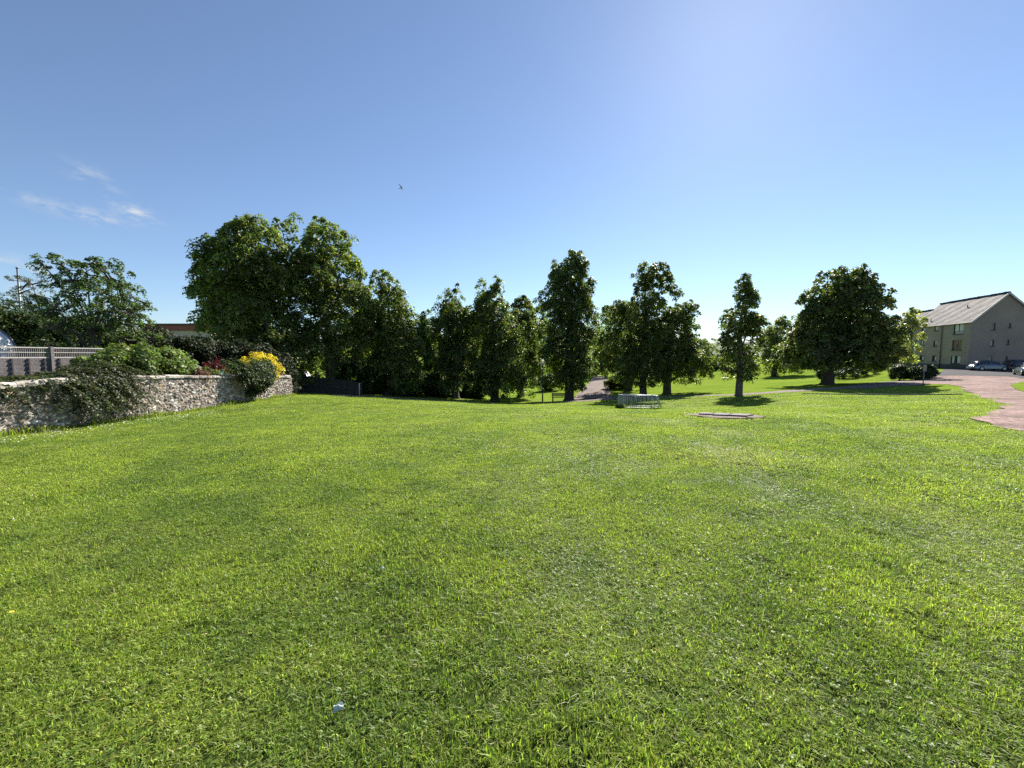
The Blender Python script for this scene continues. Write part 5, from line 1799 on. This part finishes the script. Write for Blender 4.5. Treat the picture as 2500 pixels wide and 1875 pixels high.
def bird():
    p = at(979, 459, 28)
    root = thing("flying_bird", "small dark bird flying high over the lawn", "bird", p, R(-20))
    V, Fc = [], []
    n = 10
    st = [(-.10, .004, 0), (-.075, .014, 0), (-.03, .026, -.002), (.01, .029, -.003), (.045, .022, 0), (.065, .018, .004), (.085, .016, .006), (.098, .009, .005), (.112, .002, .002)]
    for x, r, z in st:
        for k in range(n): V.append((x, r * math.cos(6.2832 * k / n), z + r * .9 * math.sin(6.2832 * k / n)))
    for i in range(len(st) - 1):
        for k in range(n): Fc.append((i * n + k, i * n + (k + 1) % n, (i + 1) * n + (k + 1) % n, (i + 1) * n + k))
    # wings: raised, tapered and swept, merged with the body mesh; tail fan
    for s in (-1, 1):
        b = len(V)
        pr = [(.04, .015, .01, .05), (.03, .09, .06, .075), (.0, .17, .09, .06), (-.04, .24, .095, .028), (-.075, .285, .085, .006)]
        for x, y, z, c in pr:
            for dx, dz in ((c * .5, .003), (0, .006), (-c * .6, 0), (0, -.003)): V.append((x + dx, s * y, z + dz))
        for i in range(len(pr) - 1):
            for k in range(4): Fc.append((b + i * 4 + k, b + i * 4 + (k + 1) % 4, b + (i + 1) * 4 + (k + 1) % 4, b + (i + 1) * 4 + k))
        Fc.append(tuple(b + (len(pr) - 1) * 4 + k for k in range(4)))
    b = len(V)
    V += [(-.08, -.012, .004), (-.08, .012, .004), (-.175, .035, .0), (-.165, 0, .002), (-.175, -.035, .0), (-.08, -.012, -.004), (-.08, .012, -.004), (-.175, .035, -.004), (-.165, 0, -.003), (-.175, -.035, -.004)]
    Fc += [(b, b + 1, b + 2, b + 3, b + 4), (b + 9, b + 8, b + 7, b + 6, b + 5)] + [(b + i, b + (i + 1) % 5, b + 5 + (i + 1) % 5, b + 5 + i) for i in range(5)]
    o = link("body", mesh_from("body", V, Fc, True), M['feather'], root)
    root.rotation_euler = (R(62), R(-22), R(35))
M['feather'] = plain("dark_feathers", (.02, .02, .022), .7, 0, .2, 40)
bird()

# ------------------------------------------------------------------ grass
def grass_material(name, gain=1.0):
    m, n, l, p = new_mat(name)
    g = n.new("ShaderNodeNewGeometry")
    c = turf_color(n, l, g.outputs["Position"], (.168, .236, .044), (.305, .365, .060), (.35, .345, .12))
    a = n.new("ShaderNodeAttribute"); a.attribute_name = "Col"
    mu = n.new("ShaderNodeVectorMath"); mu.operation = 'MULTIPLY'
    l.new(c, mu.inputs[0]); l.new(a.outputs["Color"], mu.inputs[1])
    l.new(mu.outputs[0], p.inputs["Base Color"])
    p.inputs["Roughness"].default_value = .45
    p.inputs["Specular IOR Level"].default_value = .32
    tr = n.new("ShaderNodeBsdfTranslucent")
    m2 = n.new("ShaderNodeVectorMath"); m2.operation = 'MULTIPLY'; m2.inputs[1].default_value = (1.3, 1.45, .75)
    l.new(mu.outputs[0], m2.inputs[0]); l.new(m2.outputs[0], tr.inputs["Color"])
    mx = n.new("ShaderNodeMixShader"); mx.inputs[0].default_value = .48
    l.new(p.outputs[0], mx.inputs[1]); l.new(tr.outputs[0], mx.inputs[2]); l.new(mx.outputs[0], n["Material Output"].inputs[0])
    return m
M['grass'] = grass_material("grass_blades")

def grass_patch(name, size, n, w, h, seed, dry=.05):
    rng = np.random.default_rng(seed)
    # blades grow in small tussocks so that the turf has light and dark spots
    nt = max(6, int(n / 18))
    tc_ = rng.uniform(-.56, .56, (nt, 2)) * size
    k = rng.integers(0, nt, n)
    spread = size * .5 / math.sqrt(nt) * 1.15
    base = np.where((rng.random(n) < .74)[:, None], tc_[k] + rng.normal(0, spread * .62, (n, 2)), rng.uniform(-.56, .56, (n, 2)) * size)
    th = rng.uniform(.7, 1.18, nt)[k]
    hh = h * th * rng.uniform(.6, 1.08, n)
    a = rng.uniform(0, 6.283, n)
    lean = np.abs(rng.normal(.9, .5, n))
    dirv = np.stack([np.cos(a), np.sin(a)], 1)
    fa = a + rng.normal(1.57, .7, n)
    side = np.stack([np.cos(fa), np.sin(fa)], 1)
    ww = w * rng.uniform(.6, 1.3, n)
    V = np.zeros((n, 5, 3), np.float32)
    m1 = base + dirv * (hh * lean * .42)[:, None]
    tip = base + dirv * (hh * lean * 1.15)[:, None]
    V[:, 0, :2] = base - side * ww[:, None] * .5; V[:, 1, :2] = base + side * ww[:, None] * .5
    V[:, 2, :2] = m1 + side * ww[:, None] * .45; V[:, 3, :2] = m1 - side * ww[:, None] * .45
    V[:, 4, :2] = tip
    V[:, 0:2, 2] = -.012
    zc = hh / np.sqrt(1 + lean ** 2)
    V[:, 2:4, 2] = (zc * .62)[:, None]
    V[:, 4, 2] = zc * (1.0 - .22 * np.clip(lean - .5, 0, 1))
    b = np.arange(n, dtype=np.int32)[:, None] * 5
    q = np.concatenate([b, b + 1, b + 2, b + 3], 1); t = np.concatenate([b + 3, b + 2, b + 4], 1)
    col = np.ones((n, 3)) * np.exp(rng.normal(0, .3, n))[:, None] * rng.uniform(.8, 1.2, nt)[k][:, None]
    col[:, 0] *= np.exp(rng.normal(-.03, .08, n))
    dr = rng.random(n) < dry
    col[dr] = col[dr] * np.array([1.7, 1.3, 3.2])
    me = np_mesh(name, V.reshape(-1, 3), q, t, np.repeat(col, 5, 0))
    me.materials.append(M['grass'])
    o = bpy.data.objects.new(name, me)
    return o

def scatter(name, label, protos, X, Y, S):
    """one grass object: turf tufts set over the ground on its own points"""
    c = bpy.data.collections.new(name + "_tufts")
    for o in protos: c.objects.link(o)
    Z = hgt_arr(X, Y)
    e = .3
    nxv = -(hgt_arr(X + e, Y) - hgt_arr(X - e, Y)) / (2 * e); nyv = -(hgt_arr(X, Y + e) - hgt_arr(X, Y - e)) / (2 * e)
    rot = np.empty((len(X), 3), np.float32)
    for i in range(len(X)):
        q = Vector((nxv[i], nyv[i], 1)).to_track_quat('Z', 'Y').to_matrix() @ Matrix.Rotation(random.uniform(0, 6.283), 3, 'Z')
        rot[i] = q.to_euler()
    me = bpy.data.meshes.new(name)
    me.vertices.add(len(X))
    me.vertices.foreach_set("co", np.stack([X, Y, Z], 1).astype(np.float32).ravel())
    at1 = me.attributes.new("turn", 'FLOAT_VECTOR', 'POINT'); at1.data.foreach_set("vector", rot.ravel())
    at2 = me.attributes.new("size", 'FLOAT_VECTOR', 'POINT'); at2.data.foreach_set("vector", np.stack([np.full(len(S), 1.12), np.full(len(S), 1.12), S], 1).astype(np.float32).ravel())
    o = link(name, me)
    tag(o, label, None, None, "stuff")
    ng = bpy.data.node_groups.new(name, 'GeometryNodeTree')
    ng.interface.new_socket("Geometry", in_out='INPUT', socket_type='NodeSocketGeometry')
    ng.interface.new_socket("Geometry", in_out='OUTPUT', socket_type='NodeSocketGeometry')
    N, Lk = ng.nodes, ng.links
    gi, go = N.new("NodeGroupInput"), N.new("NodeGroupOutput")
    ci = N.new("GeometryNodeCollectionInfo"); ci.inputs["Collection"].default_value = c
    ci.inputs["Separate Children"].default_value = True; ci.inputs["Reset Children"].default_value = True
    iop = N.new("GeometryNodeInstanceOnPoints"); iop.inputs["Pick Instance"].default_value = True
    a1 = N.new("GeometryNodeInputNamedAttribute"); a1.data_type = 'FLOAT_VECTOR'; a1.inputs["Name"].default_value = "turn"
    a2 = N.new("GeometryNodeInputNamedAttribute"); a2.data_type = 'FLOAT_VECTOR'; a2.inputs["Name"].default_value = "size"
    er = N.new("FunctionNodeEulerToRotation"); Lk.new(a1.outputs["Attribute"], er.inputs[0])
    Lk.new(gi.outputs[0], iop.inputs["Points"]); Lk.new(ci.outputs[0], iop.inputs["Instance"])
    Lk.new(er.outputs[0], iop.inputs["Rotation"]); Lk.new(a2.outputs["Attribute"], iop.inputs["Scale"])
    Lk.new(iop.outputs[0], go.inputs[0])
    md = o.modifiers.new("tufts", 'NODES'); md.node_group = ng
    return o

NOGRASS = [road_poly, path_poly, lane_poly, park_poly, SLAB_RING]
def patch_points(step, r0, r1, ang, margin):
    xs = np.arange(-r1, r1 + step, step)
    X, Y = np.meshgrid(xs, np.arange(-2, r1 + step, step))
    X = X.ravel() + RNG.uniform(-.22, .22, X.size) * step; Y = Y.ravel() + RNG.uniform(-.22, .22, Y.size) * step
    r = np.hypot(X, Y); a = np.abs(np.degrees(np.arctan2(X, Y + .8)))
    keep = (r >= r0) & (r < r1) & (a < ang)
    X, Y = X[keep], Y[keep]
    bad = np.zeros(len(X), bool)
    for poly in NOGRASS:
        for dx, dy in ((0, 0), (margin, 0), (-margin, 0), (0, margin), (0, -margin)):
            bad |= inside(poly, X + dx, Y + dy)
    wx = np.interp(Y, [WALL_A.y, WALL_B.y], [WALL_A.x, WALL_B.x])
    bad |= (X < wx + margin * .6) & (Y > WALL_A.y - 3) & (Y < WALL_B.y + .2)
    return X[~bad], Y[~bad]
def sizes(X, Y):
    s = .95 + .28 * np.sin(X * 1.9 + 1.3 * np.sin(Y * .9)) * np.sin(Y * 1.6 + .8 * np.sin(X * 1.1)) + RNG.normal(0, .12, len(X))
    return np.clip(s, .6, 1.35)
near = [grass_patch("turf_tuft", .5, 3500, .0042, .038, 500 + i) for i in range(8)]
mid = [grass_patch("turf_tuft", .8, 4300, .0066, .038, 520 + i) for i in range(6)]
far = [grass_patch("turf_tuft", 1.5, 8000, .010, .040, 540 + i, .04) for i in range(6)]
X, Y = patch_points(.42, 0, 6.5, 85, .2)
scatter("grass", "short lush mown grass close to the viewer", near, X, Y, sizes(X, Y))
X, Y = patch_points(.66, 6.3, 15, 80, .3)
scatter("grass", "mown grass in the middle of the lawn", mid, X, Y, sizes(X, Y))
X, Y = patch_points(1.2, 14.6, 46, 66, .55)
scatter("grass", "mown grass towards the far crest of the lawn", far, X, Y, sizes(X, Y) * .95)
# small tufts filling up to the drive, paths and wall where the wide ones stop short
edge = [grass_patch("turf_tuft", .45, 700, .012, .044, 560 + i, .1) for i in range(4)]
X, Y = patch_points(.36, 6.5, 42, 62, .12)
nearb = np.zeros(len(X), bool)
for poly in NOGRASS:
    for dx, dy in ((.8, 0), (-.8, 0), (0, .8), (0, -.8), (.5, .5), (-.5, .5), (.5, -.5), (-.5, -.5)):
        nearb |= inside(poly, X + dx, Y + dy)
nearb |= X < np.interp(Y, [WALL_A.y, WALL_B.y], [WALL_A.x, WALL_B.x]) + .8
X, Y = X[nearb], Y[nearb]
scatter("grass", "grass along the edges of the drive, the path and the wall", edge, X, Y, sizes(X, Y))

# low clover with round leaves, in drifts among the near grass
def clover_patch(name, size, n, seed):
    rng = np.random.default_rng(seed)
    r = size * .5 * np.sqrt(rng.random(n)); a = rng.uniform(0, 6.283, n)
    base = np.stack([r * np.cos(a), r * np.sin(a)], 1)
    z = rng.uniform(.012, .034, n) * (1 - .35 * (r / (size * .5)) ** 2)
    V, Q, Cc = [], [], []
    for i in range(n):
        t0 = rng.uniform(0, 6.283); L = rng.uniform(.005, .009); tilt = rng.normal(0, .35, 2)
        c = np.exp(rng.normal(-.12, .22))
        for j in range(3):
            t = t0 + j * 2.094
            u = np.array([math.cos(t), math.sin(t)]); w = np.array([-u[1], u[0]])
            b = len(V)
            for q in (u * .0, u * L * .75 + w * L * .55, u * L * 1.25, u * L * .75 - w * L * .55):
                p = base[i] + q
                V.append((p[0], p[1], z[i] + q @ tilt + .15 * np.hypot(*q)))
            Q.append((b, b + 1, b + 2, b + 3)); Cc += [(c * .8, c * .95, c * 1.1)] * 4
    me = np_mesh(name, np.array(V), np.array(Q), None, np.array(Cc))
    me.materials.append(M['grass'])
    return bpy.data.objects.new(name, me)
clv = [clover_patch("clover_tuft", .55, 70, 580 + i) for i in range(4)]
X, Y = patch_points(.3, .8, 8.5, 62, .2)
nz_ = np.sin(X * 1.15 + 2.1 + 1.4 * np.sin(Y * .8)) * np.sin(Y * 1.05 + .7 + 1.2 * np.sin(X * .9)) + .35 * np.sin(X * 3.1 + Y * 2.3)
kp_ = nz_ > .3
X, Y = X[kp_], Y[kp_]
scatter("clover", "drifts of low round leaved clover in the near grass", clv, X, Y, np.full(len(X), 1.0) + RNG.normal(0, .1, len(X)))

# daisies and clover heads
def flowers(name, label, pts_, r, seed, mat, kind="stuff", stalk=.045):
    rng = np.random.default_rng(seed)
    V, Fc, mi = [], [], []
    n = 8
    for x, y in pts_:
        g = hgt(x, y); zz = g + stalk * rng.uniform(.7, 1.2); rr = r * rng.uniform(.7, 1.2)
        b = len(V); tx, ty = rng.normal(0, .25, 2)
        for k in range(n):
            a = 6.2832 * k / n
            q = rr * (1 if k % 2 == 0 else .72)
            V.append((x + q * math.cos(a), y + q * math.sin(a), zz + q * (tx * math.cos(a) + ty * math.sin(a)) - .002))
        V.append((x, y, zz + .004))
        Fc += [(b + k, b + (k + 1) % n, b + n) for k in range(n)]
    o = link(name, mesh_from(name, V, Fc), mat)
    return tag(o, label, None, None, kind)
rng = np.random.default_rng(77)
dp = []
for _ in range(520):                                    # drift of daisies along the wall foot
    y = rng.uniform(5.2, 16); wx = np.interp(y, [WALL_A.y, WALL_B.y], [WALL_A.x, WALL_B.x])
    dp.append((wx + .25 + abs(rng.normal(0, .9)), y))
for _ in range(80):
    y = rng.uniform(15, 24); wx = np.interp(y, [WALL_A.y, WALL_B.y], [WALL_A.x, WALL_B.x])
    dp.append((wx + .3 + abs(rng.normal(0, .9)), y))
flowers("daisies", "white daisies scattered thickly along the foot of the stone wall", dp, .016, 78, M['petal'])
cp = []
for _ in range(170):
    r = rng.uniform(3, 24) ; a = rng.uniform(-.95, .95)
    x, y = r * math.sin(a), r * math.cos(a)
    if any(inside(p, np.array([x]), np.array([y]))[0] for p in NOGRASS) or x < -12.3: continue
    cp.append((x, y))
flowers("clover_flowers", "pale clover heads and petals dotted thinly over the lawn", cp, .008, 79, M['petal'])
g = ground_at(30, 1513)
fo = flowers("dandelion", "lone yellow dandelion in the grass near the picture's edge", [(g.x, g.y)], .02, 80, M['pollen'], None, .05)
tag(fo, None, "flower")

# longer grass left standing round the steel frame and along the wall foot
def long_grass(name, label, cx_, cy_, rx, ry, n, h, seed, kind=None, cat="grass tuft"):
    rng = np.random.default_rng(seed)
    a = rng.uniform(0, 6.28, n); r = np.sqrt(rng.random(n))
    bx_, by_ = cx_ + rx * r * np.cos(a), cy_ + ry * r * np.sin(a)
    V, Fc = [], []
    bz = hgt_arr(bx_, by_)
    for i in range(n):
        hh = h * rng.uniform(.4, 1.2); an = rng.uniform(0, 6.28); ln = abs(rng.normal(.3, .25)) * hh
        dx, dy = math.cos(an), math.sin(an); w = .008 * rng.uniform(.6, 1.4)
        b = len(V); x, y, z = bx_[i], by_[i], bz[i]
        V += [(x - dy * w, y + dx * w, z - .01), (x + dy * w, y - dx * w, z - .01), (x + dx * ln * .4 + dy * w * .8, y + dy * ln * .4 - dx * w * .8, z + hh * .6), (x + dx * ln * .4 - dy * w * .8, y + dy * ln * .4 + dx * w * .8, z + hh * .6), (x + dx * ln, y + dy * ln, z + hh)]
        Fc += [(b, b + 1, b + 2, b + 3), (b + 3, b + 2, b + 4)]
    me = mesh_from(name, V, Fc)
    ca = me.color_attributes.new("Col", 'FLOAT_COLOR', 'POINT')
    c = np.ones((len(V), 4), np.float32); c[:, :3] = np.repeat(np.exp(rng.normal(-.25, .3, n)), 5)[:, None]
    ca.data.foreach_set("color", c.ravel())
    o = link(name, me, M['grass'])
    return tag(o, label, cat if kind is None else None, None, kind)
long_grass("grass_tuft", "dark tuft of uncut grass at the solid end of the steel frame", FRAME_C.x - 1.55, FRAME_C.y + .25, .35, .3, 420, .3, 90)
long_grass("grass_tuft", "fringe of uncut grass under the sloping end of the steel frame", FRAME_C.x + 1.0, FRAME_C.y + .3, .45, .4, 380, .17, 91)
long_grass("grass_tuft", "thin fringe of uncut grass under the bars of the steel frame", FRAME_C.x - .45, FRAME_C.y + .1, .95, .18, 420, .15, 92)
def wall_fringe():
    rng = np.random.default_rng(93)
    n = 4200
    y = rng.uniform(WALL_A.y - .5, WALL_B.y + .1, n)
    wx = np.interp(y, [WALL_A.y, WALL_B.y], [WALL_A.x, WALL_B.x])
    x = wx + .03 + np.abs(rng.normal(0, .13, n))
    bz = hgt_arr(x, y)
    clump = .5 + .5 * np.sin(y * 2.3) * np.sin(y * .9 + 1)
    V, Fc = [], []
    for i in range(n):
        hh = (.08 + .16 * clump[i]) * rng.uniform(.4, 1.3); an = rng.uniform(0, 6.28); ln = abs(rng.normal(.3, .25)) * hh; w = .007
        dx, dy = math.cos(an), math.sin(an); b = len(V)
        V += [(x[i] - dy * w, y[i] + dx * w, bz[i] - .01), (x[i] + dy * w, y[i] - dx * w, bz[i] - .01), (x[i] + dx * ln * .4 + dy * w, y[i] + dy * ln * .4 - dx * w, bz[i] + hh * .6), (x[i] + dx * ln * .4 - dy * w, y[i] + dy * ln * .4 + dx * w, bz[i] + hh * .6), (x[i] + dx * ln, y[i] + dy * ln, bz[i] + hh)]
        Fc += [(b, b + 1, b + 2, b + 3), (b + 3, b + 2, b + 4)]
    me = mesh_from("wall_foot_grass", V, Fc)
    ca = me.color_attributes.new("Col", 'FLOAT_COLOR', 'POINT')
    c = np.ones((len(V), 4), np.float32); c[:, :3] = np.repeat(np.exp(rng.normal(-.2, .3, n)), 5)[:, None]; ca.data.foreach_set("color", c.ravel())
    tag(link("wall_foot_grass", me, M['grass']), "straggling uncut grass along the foot of the stone wall", None, None, "stuff")
wall_fringe()
